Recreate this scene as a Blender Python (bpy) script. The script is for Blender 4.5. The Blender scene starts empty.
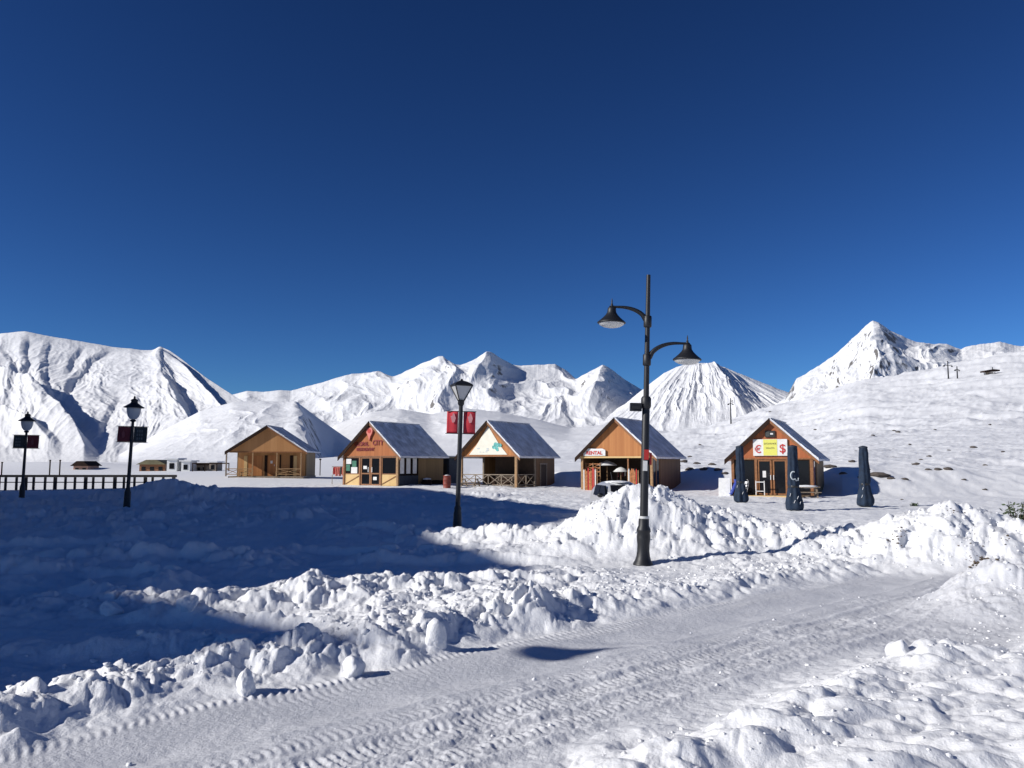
import bpy, math, random
import numpy as np
from mathutils import Vector, Matrix
random.seed(7)
sc = bpy.context.scene
C = sc.collection
R = math.radians
# ---------------------------------------------------------------- camera
EYE = 2.1
F = 819.0
PITCH = math.atan((463-384)/F)
cam_d = bpy.data.cameras.new('camera'); cam = bpy.data.objects.new('camera', cam_d); C.objects.link(cam)
cam_d.sensor_width = 36; cam_d.lens = F/1024*36
cam_d.clip_start = 0.1; cam_d.clip_end = 40000
cam.location = (0, 0, EYE); cam.rotation_euler = (math.pi/2+PITCH, 0, 0)
sc.camera = cam
# ---------------------------------------------------------------- light
SUN_AZ = 18.0      # light travels towards +x, +y turned by this much
SUN_EL = 27.0
world = bpy.data.worlds.new('World'); sc.world = world; world.use_nodes = True
wn = world.node_tree.nodes; wl = world.node_tree.links
bg = wn['Background']; sky = wn.new('ShaderNodeTexSky'); sky.sky_type = 'NISHITA'
sky.sun_disc = False; sky.sun_elevation = R(SUN_EL); sky.altitude = 2300
sky.air_density = 1.0; sky.dust_density = 0.0; sky.ozone_density = 2.0
_tx, _ty = -math.cos(R(SUN_AZ)), -math.sin(R(SUN_AZ))      # horizontal direction to the sun
sky.sun_rotation = math.atan2(_tx, _ty)
bg.inputs['Strength'].default_value = 0.05
gm = wn.new('ShaderNodeGamma'); gm.inputs[1].default_value = 1.5
sm_ = wn.new('ShaderNodeVectorMath'); sm_.operation = 'MULTIPLY'; sm_.inputs[1].default_value = (.255, .435, .645)
wl.new(sky.outputs[0], gm.inputs[0]); wl.new(gm.outputs[0], sm_.inputs[0]); wl.new(sm_.outputs[0], bg.inputs[0])
sun_d = bpy.data.lights.new('sun', 'SUN'); sun = bpy.data.objects.new('sun', sun_d); C.objects.link(sun)
sun_d.energy = 4.75; sun_d.angle = R(0.5); sun_d.color = (1.0, 0.965, 0.915)
ldir = Vector((math.cos(R(SUN_EL))*math.cos(R(SUN_AZ)), math.cos(R(SUN_EL))*math.sin(R(SUN_AZ)), -math.sin(R(SUN_EL))))
sun.rotation_euler = ldir.to_track_quat('-Z', 'Y').to_euler()
sun.location = (-40, -30, 60)
sc.view_settings.view_transform = 'Standard'; sc.view_settings.look = 'None'
sc.view_settings.exposure = 0.0; sc.view_settings.gamma = 1.0
sc.render.engine = 'CYCLES'
# ---------------------------------------------------------------- pixels to places
cp, sp = math.cos(PITCH), math.sin(PITCH)
def at(px, py, Y):
    """the point at depth Y (world y) seen at pixel px, py"""
    a = (px-512)/F; b = (384-py)/F
    dy = cp - b*sp; dz = sp + b*cp
    return Vector((a/dy*Y, Y, EYE + dz/dy*Y))
def at_np(px, py, Y):
    a = (px-512)/F; b = (384-py)/F
    dy = cp - b*sp; dz = sp + b*cp
    return a/dy*Y, Y, EYE + dz/dy*Y
# ---------------------------------------------------------------- noise
def _hash(ix, iy, seed):
    h = (ix.astype(np.int64)*374761393 + iy.astype(np.int64)*668265263 + seed*2246822519) & 0xffffffff
    h = ((h ^ (h >> 13))*1274126177) & 0xffffffff
    return ((h ^ (h >> 16)) & 0xffffff).astype(np.float32)/16777216.0
def perlin(x, y, seed=0):
    x = np.asarray(x, np.float64); y = np.asarray(y, np.float64)
    x0 = np.floor(x); y0 = np.floor(y); fx = (x-x0).astype(np.float32); fy = (y-y0).astype(np.float32)
    ux = fx*fx*fx*(fx*(fx*6-15)+10); uy = fy*fy*fy*(fy*(fy*6-15)+10)
    def g(dx, dy):
        a = _hash(x0+dx, y0+dy, seed)*6.2831853
        return np.cos(a)*(fx-dx)+np.sin(a)*(fy-dy)
    n0 = g(0, 0)*(1-ux)+g(1, 0)*ux; n1 = g(0, 1)*(1-ux)+g(1, 1)*ux
    return (n0*(1-uy)+n1*uy)*1.5
def fbm(x, y, octv=4, seed=0, gain=.5):
    s = 0; a = 1; t = 0
    for i in range(octv):
        s = s + a*perlin(x*2**i, y*2**i, seed+i*17); t += a; a *= gain
    return s/t
def ridged(x, y, octv=4, seed=0, gain=.5):
    s = 0; a = 1; t = 0; w = 1
    for i in range(octv):
        n = 1-np.abs(perlin(x*2**i, y*2**i, seed+i*31)); n = n*n
        s = s + a*n*w; w = np.clip(n*1.6, 0, 1); t += a; a *= gain
    return s/t
def lumps(x, y, seed=0):
    """rounded lumps of uneven height, one per cell"""
    x0 = np.floor(x); y0 = np.floor(y); best = np.zeros(x.shape, np.float32)
    for i in (-1, 0, 1):
        for j in (-1, 0, 1):
            cx = x0+i; cy = y0+j
            jx = cx+.1+.8*_hash(cx, cy, seed+1); jy = cy+.1+.8*_hash(cx, cy, seed+2)
            hh = .25+.75*_hash(cx, cy, seed+3); rr = .45+.4*hh
            d2 = ((x-jx)**2+(y-jy)**2)/(rr*rr)
            best = np.maximum(best, hh*np.sqrt(np.clip(1-d2, 0, 1)).astype(np.float32))
    return best
def sstep(a, b, x):
    t = np.clip((x-a)/(b-a), 0, 1); return t*t*(3-2*t)
# ---------------------------------------------------------------- broad ground height
TP = np.array([-400, 0, 240, 400, 500, 620, 700, 780, 870, 1024, 1300], float)
TD = np.log(np.array([5, 48, 54, 62, 76, 110, 150, 300, 500, 900, 1300, 2500, 14000], float))
TZ = np.array([
 [0, 0, 0, 0, .1, .3, .6, .9, 1.2, 2, 2, 0, -20],
 [0, 0, 0, 0, .15, .3, .6, .9, 1.2, 2, 2, 0, -20],
 [0, 0, .05, .25, .78, .85, .8, 1.2, 2, 4, 5, 0, -20],
 [0, 0, .1, .3, .5, .8, 1., 2, 4, 12, 14, 0, -20],
 [0, 0, .08, .25, .45, .7, .9, 2.5, 6, 20, 22, 0, -20],
 [0, 0, .06, .2, .4, .8, 1.2, 3.5, 10, 31, 30, 0, -20],
 [0, 0, .06, .25, .5, 1.1, 1.9, 6, 16, 40, 34, 0, -20],
 [0, 0, .1, .4, .9, 1.9, 3.2, 10, 26, 61, 45, 0, -20],
 [0, 0, .25, .7, 1.4, 2.9, 5, 16, 42, 86, 60, 0, -20],
 [0, .1, .4, 1.0, 2.0, 4, 7, 21, 56, 116, 80, 0, -20],
 [0, .1, .5, 1.4, 2.8, 5, 9, 26, 70, 140, 100, 0, -20]], float)
def _cubic(d, V, rows):
    """cubic interpolation of table rows V (cols over TD) at log distance d"""
    k = np.clip(np.searchsorted(TD, d, side='right')-1, 0, len(TD)-2)
    h = TD[k+1]-TD[k]; t = np.clip((d-TD[k])/h, 0, 1)
    km = np.clip(k-1, 0, None); kp = np.clip(k+2, None, len(TD)-1)
    v0 = V[rows, k]; v1 = V[rows, k+1]
    s = (v1-v0)/h
    sm = np.where(k > 0, (v0-V[rows, km])/np.maximum(TD[k]-TD[km], 1e-6), 0)
    sp_ = np.where(k < len(TD)-2, (V[rows, kp]-v1)/np.maximum(TD[kp]-TD[k+1], 1e-6), s)
    def lim(a, b): return np.where(a*b > 0, 2*a*b/(a+b+1e-12), 0)
    m0 = lim(s, sm)*h; m1 = lim(s, sp_)*h
    t2 = t*t; t3 = t2*t
    return v0*(2*t3-3*t2+1)+m0*(t3-2*t2+t)+v1*(-2*t3+3*t2)+m1*(t3-t2)
def broad(X, Y):
    X = np.asarray(X, float); Y = np.asarray(Y, float)
    Yc = np.maximum(Y, .05)
    px = np.where(Y > 0, 512+F*X/Yc, np.where(X > 0, 1300, -400)); px = np.clip(px, -399, 1299)
    d = np.log(np.maximum(np.where(Y > 5, Y, np.hypot(X, Y)*.6), 5.001))
    i = np.clip(np.searchsorted(TP, px, side='right')-1, 0, len(TP)-2)
    u = (px-TP[i])/(TP[i+1]-TP[i]); u = u*u*(3-2*u)*.4+u*.6
    z = _cubic(d, TZ, i)*(1-u)+_cubic(d, TZ, i+1)*u
    # cut bank behind the cabins
    yb = np.interp(px, [480, 545, 565, 590, 640, 670, 700, 728, 745, 805, 840, 900, 1024, 1300], [74, 68, 64.0, 64.0, 64.0, 62, 59.0, 57.5, 56.5, 55, 50.8, 50.0, 50.5, 52])
    yb = yb+.7*fbm(X*.35, Y*0, 3, 301)
    hb = np.interp(px, [470, 560, 700, 850, 1000, 1300], [0, 1.0, 1.35, 1.35, .9, .9])
    return z+hb*(.5*sstep(-1.0, 7.5, Y-yb)+.5*np.clip((Y-yb+.5)/7.0, 0, 1))*(1-sstep(90, 260, Y))
# ---------------------------------------------------------------- detailed ground height
MOUNDS = [  # x, y, rx, ry, height
 (3.15, 20.0, .9, 1.3, .85), (3.5, 19.1, 1.3, .9, .50), (4.7, 20.2, 1.1, 1.2, .58), (1.75, 19.4, 1.0, 1.0, .45), (2.3, 19.8, .7, .8, .25), (6.0, 19.5, 1.4, 1.0, .38), (7.4, 18.5, 1.1, .9, .38),
 (8.9, 17.5, .95, 1.0, .80), (10.1, 17.2, 1.1, 1.0, .50), (11.7, 16.9, 1.2, 1.1, .45), (13.8, 17.0, 1.5, 1.5, .5), (8.1, 16.6, .7, .7, .24), (10.2, 15.9, 1.3, .6, .25),
 (7.0, 12.0, .7, .55, .42), (8.2, 11.6, 1.1, .8, .50), (9.6, 11.4, 1.2, 1.0, .6), (6.3, 11.1, .5, .45, .16),
 (-18.6, 42.0, 1.4, 1.4, .75), (-16.3, 42.0, 1.3, 1.4, .85), (-20.8, 42.5, 1.6, 1.4, .30), (-17.6, 41.5, 1.0, 1.2, .3), (-14.4, 41.5, 1.2, 1.2, .28),
 (-1.6, 21.3, 2.2, .5, .27), (.6, 20.6, 1.2, .6, .3), (-5.5, 22.5, 3.0, .7, .15), (-92, 165, 16, 10, 1.9),
]
def road_sd(X, Y):
    return X*.74+Y*.67, X*.67-Y*.74
def detail(X, Y):
    """height added to the broad shape, and how far the snow is packed down"""
    s, d = road_sd(X, Y)
    r = np.hypot(X, Y)
    wob = perlin(s*.5, s*0+3.1, 5)*.16
    dl = -7.45+.45*((s-7.5)/8)**2+wob; dr = -4.05-.02*(s-7)+perlin(s*.35, s*0+9, 6)*.3
    inroad = sstep(0, .35, d-dl)*sstep(0, .7, dr-d)*sstep(-9, -5, s)
    inroad = inroad*(1-sstep(11.8, 13.2, Y-.12*(X-7)-1.3*(X > 99)))*1.0 + 0*d
    # passage between the two heaps on the right
    passage = sstep(12.3, 12.9, Y-.05*X)*(1-sstep(14.3, 14.9, Y-.02*X))*sstep(4, 6, X)
    # keep the far road end flat
    far = sstep(0, .35, d-dl)*sstep(0, .7, dr+1.2-d)*sstep(9, 10, s)*(1-sstep(15.0, 15.6, Y))
    road = np.clip(np.maximum(inroad, np.maximum(passage*.95, far)), 0, 1)
    z = np.zeros_like(X)
    # packed road
    wz = fbm(s*2.1, d*4, 3, 14)
    tread = lambda c, w, per, ph: np.exp(-((d-c)/w)**4)*(.5+.5*np.sin(2*np.pi*(s/per+np.abs(d-c)*ph+.25*wz)))
    tr = tread(dl+.20, .11, .085, 3.0)*.026+tread(dl+.50, .12, .085, -3.0)*.022*sstep(-.3, .4, perlin(s*.3, s*0+4, 12))+tread(-5.75, .10, .08, 3)*.014+tread(-5.3, .13, .08, -3)*.020+tread(-4.8, .10, .08, 3)*.016
    tr = tr*np.clip(.7+.9*fbm(s*.9, d*3, 3, 8), 0, 1.4)
    rut = .030*np.exp(-((d+5.52)/.07)**2)+.034*np.exp(-((d+5.05)/.08)**2)+.030*np.exp(-((d+4.55)/.07)**2)-.018*np.exp(-((d+6.3)/.22)**2)+.014*np.exp(-((d+6.02)/.05)**2)
    tr = tr+rut*np.clip(.7+1.2*fbm(s*1.5, d*2, 3, 13), 0, 1.6)
    nearm = sstep(40, 25, r)
    fine = fbm(X*3.2, Y*3.2, 4, 21)*.007+fbm(X*14, Y*14, 2, 22)*.004+np.abs(fbm(X*8, Y*8, 3, 25, .7))*.021*sstep(-6.5, -5.2, d+.4*perlin(s, d, 9))
    rough_r = sstep(-6.3, -5.2, d+.3*perlin(s, d, 9))
    clod = lumps(X*7, Y*7, 40)*.016*sstep(.1, .5, perlin(X*1.3, Y*1.3, 41)+.35*rough_r)
    zroad = tr+fine*(.5+.7*rough_r)+clod*(.3+rough_r)+.012*np.sin(d*5.1+perlin(s*.4, d, 3))+fbm(X*.7, Y*.7, 2, 24)*.03
    # rough ploughed band left of the road
    wx = X+.25*fbm(X*1.5, Y*1.5, 3, 51); wy = Y+.25*fbm(X*1.5+7, Y*1.5, 3, 52)
    L1 = lumps(wx*1.15, wy*1.15, 60); L2 = lumps(wx*2.7, wy*2.7, 61); L3 = lumps(wx*5.5, wy*5.5, 62); L4 = lumps(wx*12, wy*12, 64); rg = ridged(wx*1.6, wy*1.6, 4, 65, .6)
    f3 = fbm(wx*1.2, wy*1.2, 4, 63)
    chunk = L1*.26+L2*.30+L3*.24*sstep(-.3, .3, f3+.1)+L4*.10+f3*.25+fbm(wx*7, wy*7, 3, 66, .6)*.10+(.6-rg)*.34
    q = dl-d                                   # distance from the road's left edge
    bw = 3.0+.62*np.clip(8-s, 0, 6)
    hollow = sstep(7.5, 5, s)*sstep(.7, 1.4, q)*(1-sstep(bw-1.6, bw-.9, q))
    band = (1-.8*hollow)*sstep(-.05, .5, q)*(1-sstep(bw, bw+1.1, q))*sstep(-14, -8, s)*(1-sstep(17, 19.5, s))
    berm = np.exp(-((q-.62)/.42)**2)*sstep(-14, -8, s)*(1-sstep(16.5, 18, s))
    bm = (.34+.66*sstep(4, 8.5, s))*(.55+.6*sstep(-.3, .5, perlin(s*.45, s*0+1.7, 70)))
    low = 1-.45*sstep(7.5, 10, s)
    z = z + band*(.07+.27*chunk)*low+berm*bm*(.09+.22*chunk)*low
    band2 = (1-hollow)*np.exp(-((q-3.3+.5*np.sin(s*.7))/.7)**2)*sstep(-10, -4, s)*(1-sstep(15, 17, s))
    z = z + band2*(.06+.18*chunk)*low
    # soft drifted snow right of the road
    rs = sstep(-.15, .8, d-dr)*(1-road)
    soft = fbm(X*.55, Y*1.1, 3, 80)*.16+np.abs(fbm(X*1.1+3, Y*2.2, 3, 81))*.20+L2*.05+lumps(X*1.7+.3*f3, Y*2.6, 82)*.09
    z = z + rs*(.07+soft*.8)*sstep(30, 16, r)+ rs*np.exp(-((d-dr-.55)/.4)**2)*(.06+.15*chunk)
    # open yard: gently trodden
    yard = (1-road)*(1-band*.8)*(1-rs*.6)
    pl = sstep(-.15, .35, fbm(X*.16+3, Y*.16, 3, 92)); ln = (.5-np.abs(fbm(X*.13+.06*Y, Y*.22, 3, 94)))
    shd = .15+.85*sstep(.5, -3.5, X-.10*(Y-20))*sstep(10, 14, Y)
    trod = fbm(X*.45, Y*.45, 4, 90)*(.09+.08*shd)-.03+((L1*.16+L2*.14+L3*.07)*pl-.04)*shd+fbm(X*2.2, Y*2.2, 3, 93)*(.035+.025*shd)+L2*.03+sstep(.38, .5, ln)*(.10+.22*chunk)*sstep(3, -1, X)*sstep(30, 20, np.abs(Y-32))
    z = z + yard*(.05+trod)*sstep(75, 45, r)
    # trodden clearing round the foot of the tall lamp
    cl = np.exp(-(((X-2.7)/1.3)**2+((Y-16.2)/1.5)**2)**1.3)
    z = z*(1-.85*cl)
    # heaps
    hp = np.zeros_like(X)
    for (cx, cy, rx, ry, h) in MOUNDS:
        e = ((X-cx)/rx)**2+((Y-cy)/ry)**2
        hp = hp + h*np.exp(-.72*e**1.0)*(r < 400)
    hp2 = np.minimum(hp, 1.62)
    z = z*(1-road) + zroad*road
    rghm = sstep(.03, .3, hp2)
    z = z + hp2*(1-.7*passage) + rghm*(chunk-.35)*np.clip(.15+.35*hp2, 0, .36)*(1-.8*cl)*sstep(120, 60, r)
    z = z + (fbm(X*9, Y*9, 2, 95)*.008+fbm(X*4, Y*4, 3, 96)*.018)*nearm*(1-road)
    # farther off: drifts and buried stones
    fr = sstep(48, 75, r)
    z = z + fr*(fbm(X*.05, Y*.05, 4, 97)*.0022*r*sstep(20, 160, r)*sstep(-30, 10, X)+(ridged(X*.16, Y*.10, 5, 98, .6)-.6)*.55*sstep(600, 120, r)*sstep(-5, 25, X)
              +(ridged(X*.022+.25*fbm(X*.03, Y*.03, 3, 104), Y*.012, 6, 99, .62)-.6)*3.6*sstep(90, 300, r)*sstep(20, 120, X)+(ridged(X*.004, Y*.004, 4, 100)-.75)*.008*r*sstep(150, 500, r)*sstep(0, 100, X))
    crumb = sstep(.012, .035, tr)*.75+sstep(.006, .02, clod)*.5
    return z, road*(1-np.clip(crumb, 0, .8)*.8)
def height(x, y):
    X = np.array([float(x)]); Y = np.array([float(y)])
    return float(broad(X, Y)[0]+detail(X, Y)[0][0])
def hit(px, py, y0=20, y1=1500):
    """where the line of sight through a pixel meets the ground"""
    Y = np.exp(np.linspace(math.log(y0), math.log(y1), 1500))
    x, y, z = at_np(px, py, Y)
    g = broad(x, y)+detail(x, y)[0]
    k = np.argmax(z <= g) if (z <= g).any() else len(Y)-1
    return Vector((x[k], y[k], g[k]))
# ---------------------------------------------------------------- object helpers
def tag(o, label=None, cat=None, group=None, kind=None):
    if label: o['label'] = label
    if cat: o['category'] = cat
    if group: o['group'] = group
    if kind: o['kind'] = kind
    return o
def empty(name, loc, rz=0, label=None, cat=None, group=None):
    o = bpy.data.objects.new(name, None); C.objects.link(o); o.empty_display_size = .3
    o.location = loc; o.rotation_euler = (0, 0, rz)
    return tag(o, label, cat, group)
def copy_tree(o, parent=None):
    c = o.copy(); C.objects.link(c)
    if parent is not None: c.parent = parent
    for ch in list(o.children): copy_tree(ch, c)
    return c
def grid_mesh(name, X, Y, Z, mat, closed=False, attr=None):
    nr, nc = X.shape
    co = np.stack([X, Y, Z], -1).reshape(-1, 3).astype(np.float32)
    idx = np.arange(nr*nc).reshape(nr, nc)
    if closed: idx = np.concatenate([idx, idx[:, :1]], 1)
    q = np.stack([idx[:-1, :-1], idx[:-1, 1:], idx[1:, 1:], idx[1:, :-1]], -1).reshape(-1, 4).astype(np.int32)
    me = bpy.data.meshes.new(name)
    me.vertices.add(len(co)); me.vertices.foreach_set('co', co.ravel())
    me.loops.add(q.size); me.loops.foreach_set('vertex_index', q.ravel())
    me.polygons.add(len(q)); me.polygons.foreach_set('loop_start', np.arange(0, q.size, 4, dtype=np.int32))
    me.polygons.foreach_set('use_smooth', np.ones(len(q), bool))
    me.update(calc_edges=True)
    if attr is not None:
        a = me.attributes.new('packed', 'FLOAT', 'POINT'); a.data.foreach_set('value', attr.reshape(-1).astype(np.float32))
    me.materials.append(mat)
    o = bpy.data.objects.new(name, me); C.objects.link(o)
    return o
class MB:
    def __init__(self): self.v = []; self.f = []; self.sm = []
    def add(self, vs, fs, smooth=False):
        b = len(self.v); self.v += [tuple(p) for p in vs]
        for f in fs: self.f.append(tuple(b+i for i in f)); self.sm.append(smooth)
        return self
    def box(self, x0, y0, z0, x1, y1, z1):
        x0, x1 = min(x0, x1), max(x0, x1); y0, y1 = min(y0, y1), max(y0, y1); z0, z1 = min(z0, z1), max(z0, z1)
        v = [(x0, y0, z0), (x1, y0, z0), (x1, y1, z0), (x0, y1, z0), (x0, y0, z1), (x1, y0, z1), (x1, y1, z1), (x0, y1, z1)]
        return self.add(v, [(0, 3, 2, 1), (4, 5, 6, 7), (0, 1, 5, 4), (1, 2, 6, 5), (2, 3, 7, 6), (3, 0, 4, 7)])
    def prism(self, poly, y0, y1, axis='y'):
        """extrude a polygon (x,z) along y, or (y,z) along x, or (x,y) along z"""
        n = len(poly)
        mk = {'y': lambda p, t: (p[0], t, p[1]), 'x': lambda p, t: (t, p[0], p[1]), 'z': lambda p, t: (p[0], p[1], t)}[axis]
        v = [mk(p, y0) for p in poly]+[mk(p, y1) for p in poly]
        f = [tuple(range(n)), tuple(range(2*n-1, n-1, -1))]+[(i, i+n, (i+1) % n+n, (i+1) % n) for i in range(n)]
        return self.add(v, f)
    def bar(self, a, b, w, h=None):
        """a square bar from a to b"""
        h = h or w; a = Vector(a); b = Vector(b); t = (b-a).normalized()
        up = Vector((0, 0, 1)) if abs(t.z) < .95 else Vector((0, 1, 0))
        s = t.cross(up).normalized()*w/2; u = s.cross(t).normalized()*h/2
        v = [a-s-u, a+s-u, a+s+u, a-s+u, b-s-u, b+s-u, b+s+u, b-s+u]
        return self.add(v, [(0, 3, 2, 1), (4, 5, 6, 7), (0, 1, 5, 4), (1, 2, 6, 5), (2, 3, 7, 6), (3, 0, 4, 7)])
    def tube(self, pts, rad, n=12, cap=True):
        pts = [Vector(p) for p in pts]; rad = rad if isinstance(rad, (list, tuple)) else [rad]*len(pts)
        vs = []; ref = None
        for i, p in enumerate(pts):
            t = (pts[min(i+1, len(pts)-1)]-pts[max(i-1, 0)]).normalized()
            if ref is None: ref = Vector((1, 0, 0)) if abs(t.x) < .9 else Vector((0, 1, 0))
            s = (ref-t*ref.dot(t)).normalized(); u = t.cross(s); ref = s
            for k in range(n):
                a = 2*math.pi*k/n; vs.append(p+(s*math.cos(a)+u*math.sin(a))*rad[i])
        fs = [(i*n+k, i*n+(k+1) % n, (i+1)*n+(k+1) % n, (i+1)*n+k) for i in range(len(pts)-1) for k in range(n)]
        self.add(vs, fs, True)
        if cap:
            self.add(vs[:n], [tuple(range(n-1, -1, -1))]); self.add(vs[-n:], [tuple(range(n))])
        return self
    def lathe(self, prof, c=(0, 0, 0), n=20, smooth=True, ph=0.0):
        """prof: (radius, z)"""
        vs = [(c[0]+r*math.cos(2*math.pi*k/n+ph), c[1]+r*math.sin(2*math.pi*k/n+ph), c[2]+z) for r, z in prof for k in range(n)]
        fs = [(i*n+k, i*n+(k+1) % n, (i+1)*n+(k+1) % n, (i+1)*n+k) for i in range(len(prof)-1) for k in range(n)]
        self.add(vs, fs, smooth)
        self.add(vs[:n], [tuple(range(n-1, -1, -1))]); self.add(vs[-n:], [tuple(range(n))])
        return self
    def blob(self, c, r, seed=0, sub=2, amp=.25, flat=1.0):
        import bmesh
        bm = bmesh.new(); bmesh.ops.create_icosphere(bm, subdivisions=sub, radius=1)
        rx, ry, rz = r if isinstance(r, (tuple, list)) else (r, r, r)
        bm.verts.ensure_lookup_table()
        P = np.array([v.co[:] for v in bm.verts])
        k = 1+amp*(perlin(P[:, 0]*1.3+seed*7.3, P[:, 1]*1.3+P[:, 2]*1.9, seed)+.5*perlin(P[:, 0]*3+P[:, 2]*2+seed, P[:, 1]*3-P[:, 2]*3, seed+5))
        vs = [(c[0]+p[0]*rx*kk, c[1]+p[1]*ry*kk, c[2]+p[2]*rz*kk) for p, kk in zip(P, k)]
        fs = [tuple(v.index for v in f.verts) for f in bm.faces]; bm.free()
        return self.add(vs, fs, True)
    def build(self, name, mat, parent=None, bevel=0):
        me = bpy.data.meshes.new(name); me.from_pydata(self.v, [], self.f)
        me.polygons.foreach_set('use_smooth', self.sm); me.materials.append(mat); me.update()
        o = bpy.data.objects.new(name, me); C.objects.link(o)
        if parent: o.parent = parent
        if bevel:
            b = o.modifiers.new('bevel', 'BEVEL'); b.width = bevel; b.segments = 2; b.limit_method = 'ANGLE'
        return o
def text_mesh(name, txt, size, mat, parent, loc, rot=(math.pi/2, 0, 0), depth=.02, bold=0.0, sx=1.0):
    cu = bpy.data.curves.new(name, 'FONT'); cu.body = txt; cu.size = size; cu.extrude = depth/2; cu.offset = bold
    cu.align_x = 'CENTER'; cu.align_y = 'CENTER'
    t = bpy.data.objects.new(name, cu); C.objects.link(t)
    me = bpy.data.meshes.new_from_object(t.evaluated_get(bpy.context.evaluated_depsgraph_get()))
    bpy.data.objects.remove(t); bpy.data.curves.remove(cu)
    me.materials.clear(); me.materials.append(mat)
    o = bpy.data.objects.new(name, me); C.objects.link(o); o.parent = parent
    o.location = loc; o.rotation_euler = rot; o.scale = (sx, 1, 1)
    return o
# ---------------------------------------------------------------- materials
def mat(name, col=(.5, .5, .5), rough=.6, metal=0.0, var=0.0, vscale=6.0, bump=0.0, bscale=30.0, spec=.5):
    m = bpy.data.materials.new(name); m.use_nodes = True
    n = m.node_tree.nodes; l = m.node_tree.links; p = n['Principled BSDF']
    p.inputs['Base Color'].default_value = (*col, 1); p.inputs['Roughness'].default_value = rough
    p.inputs['Metallic'].default_value = metal; p.inputs['Specular IOR Level'].default_value = spec
    tc = n.new('ShaderNodeTexCoord')
    if var:
        no = n.new('ShaderNodeTexNoise'); no.inputs['Scale'].default_value = vscale; no.inputs['Detail'].default_value = 5
        l.new(tc.outputs['Object'], no.inputs['Vector'])
        mr = n.new('ShaderNodeMapRange'); mr.inputs[1].default_value = .3; mr.inputs[2].default_value = .7
        mr.inputs[3].default_value = 1-var; mr.inputs[4].default_value = 1+var
        l.new(no.outputs[0], mr.inputs[0])
        mx = n.new('ShaderNodeVectorMath'); mx.operation = 'SCALE'; mx.inputs[0].default_value = col
        l.new(mr.outputs[0], mx.inputs['Scale']); l.new(mx.outputs[0], p.inputs['Base Color'])
    if bump:
        nb = n.new('ShaderNodeTexNoise'); nb.inputs['Scale'].default_value = bscale; nb.inputs['Detail'].default_value = 4
        l.new(tc.outputs['Object'], nb.inputs['Vector'])
        b = n.new('ShaderNodeBump'); b.inputs['Strength'].default_value = bump; b.inputs['Distance'].default_value = .02
        l.new(nb.outputs[0], b.inputs['Height']); l.new(b.outputs[0], p.inputs['Normal'])
    return m
def plank_mat(name, c1, c2, w=.13, groove=.45, rough=.6):
    """upright boards: each board its own tone, dark joints, long grain"""
    m = bpy.data.materials.new(name); m.use_nodes = True
    n = m.node_tree.nodes; l = m.node_tree.links; p = n['Principled BSDF']; p.inputs['Roughness'].default_value = rough
    p.inputs['Specular IOR Level'].default_value = .25
    tc = n.new('ShaderNodeTexCoord'); sx = n.new('ShaderNodeSeparateXYZ'); l.new(tc.outputs['Object'], sx.inputs[0])
    def math_(op, a, b=None):
        q = n.new('ShaderNodeMath'); q.operation = op
        for i, v in enumerate((a, b)):
            if v is None: continue
            if isinstance(v, (int, float)): q.inputs[i].default_value = v
            else: l.new(v, q.inputs[i])
        return q.outputs[0]
    u = math_('DIVIDE', math_('ADD', math_('ADD', sx.outputs[0], sx.outputs[1]), 50), w)
    fl = math_('FLOOR', u); fr = math_('FRACT', u)
    wn_ = n.new('ShaderNodeTexWhiteNoise'); wn_.noise_dimensions = '1D'; l.new(fl, wn_.inputs['W'])
    cb = n.new('ShaderNodeCombineXYZ'); l.new(math_('MULTIPLY', u, 7), cb.inputs[0]); l.new(math_('MULTIPLY', sx.outputs[2], 1.3), cb.inputs[2]); l.new(fl, cb.inputs[1])
    gr = n.new('ShaderNodeTexNoise'); gr.inputs['Scale'].default_value = 1.0; gr.inputs['Detail'].default_value = 6; l.new(cb.outputs[0], gr.inputs['Vector'])
    f = math_('ADD', math_('MULTIPLY', wn_.outputs['Value'], .6), math_('MULTIPLY', gr.outputs[0], .5))
    mx = n.new('ShaderNodeMix'); mx.data_type = 'RGBA'; l.new(f, mx.inputs[0])
    mx.inputs[6].default_value = (*c1, 1); mx.inputs[7].default_value = (*c2, 1)
    g = math_('MULTIPLY', math_('SUBTRACT', .06, math_('MINIMUM', fr, .06)), groove/.06)
    mg = n.new('ShaderNodeMix'); mg.data_type = 'RGBA'; l.new(g, mg.inputs[0]); l.new(mx.outputs[2], mg.inputs[6]); mg.inputs[7].default_value = (c1[0]*.2, c1[1]*.2, c1[2]*.2, 1)
    l.new(mg.outputs[2], p.inputs['Base Color'])
    b = n.new('ShaderNodeBump'); b.inputs['Strength'].default_value = .3; b.inputs['Distance'].default_value = .01
    l.new(math_('SUBTRACT', gr.outputs[0], g), b.inputs['Height']); l.new(b.outputs[0], p.inputs['Normal'])
    return m
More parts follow.
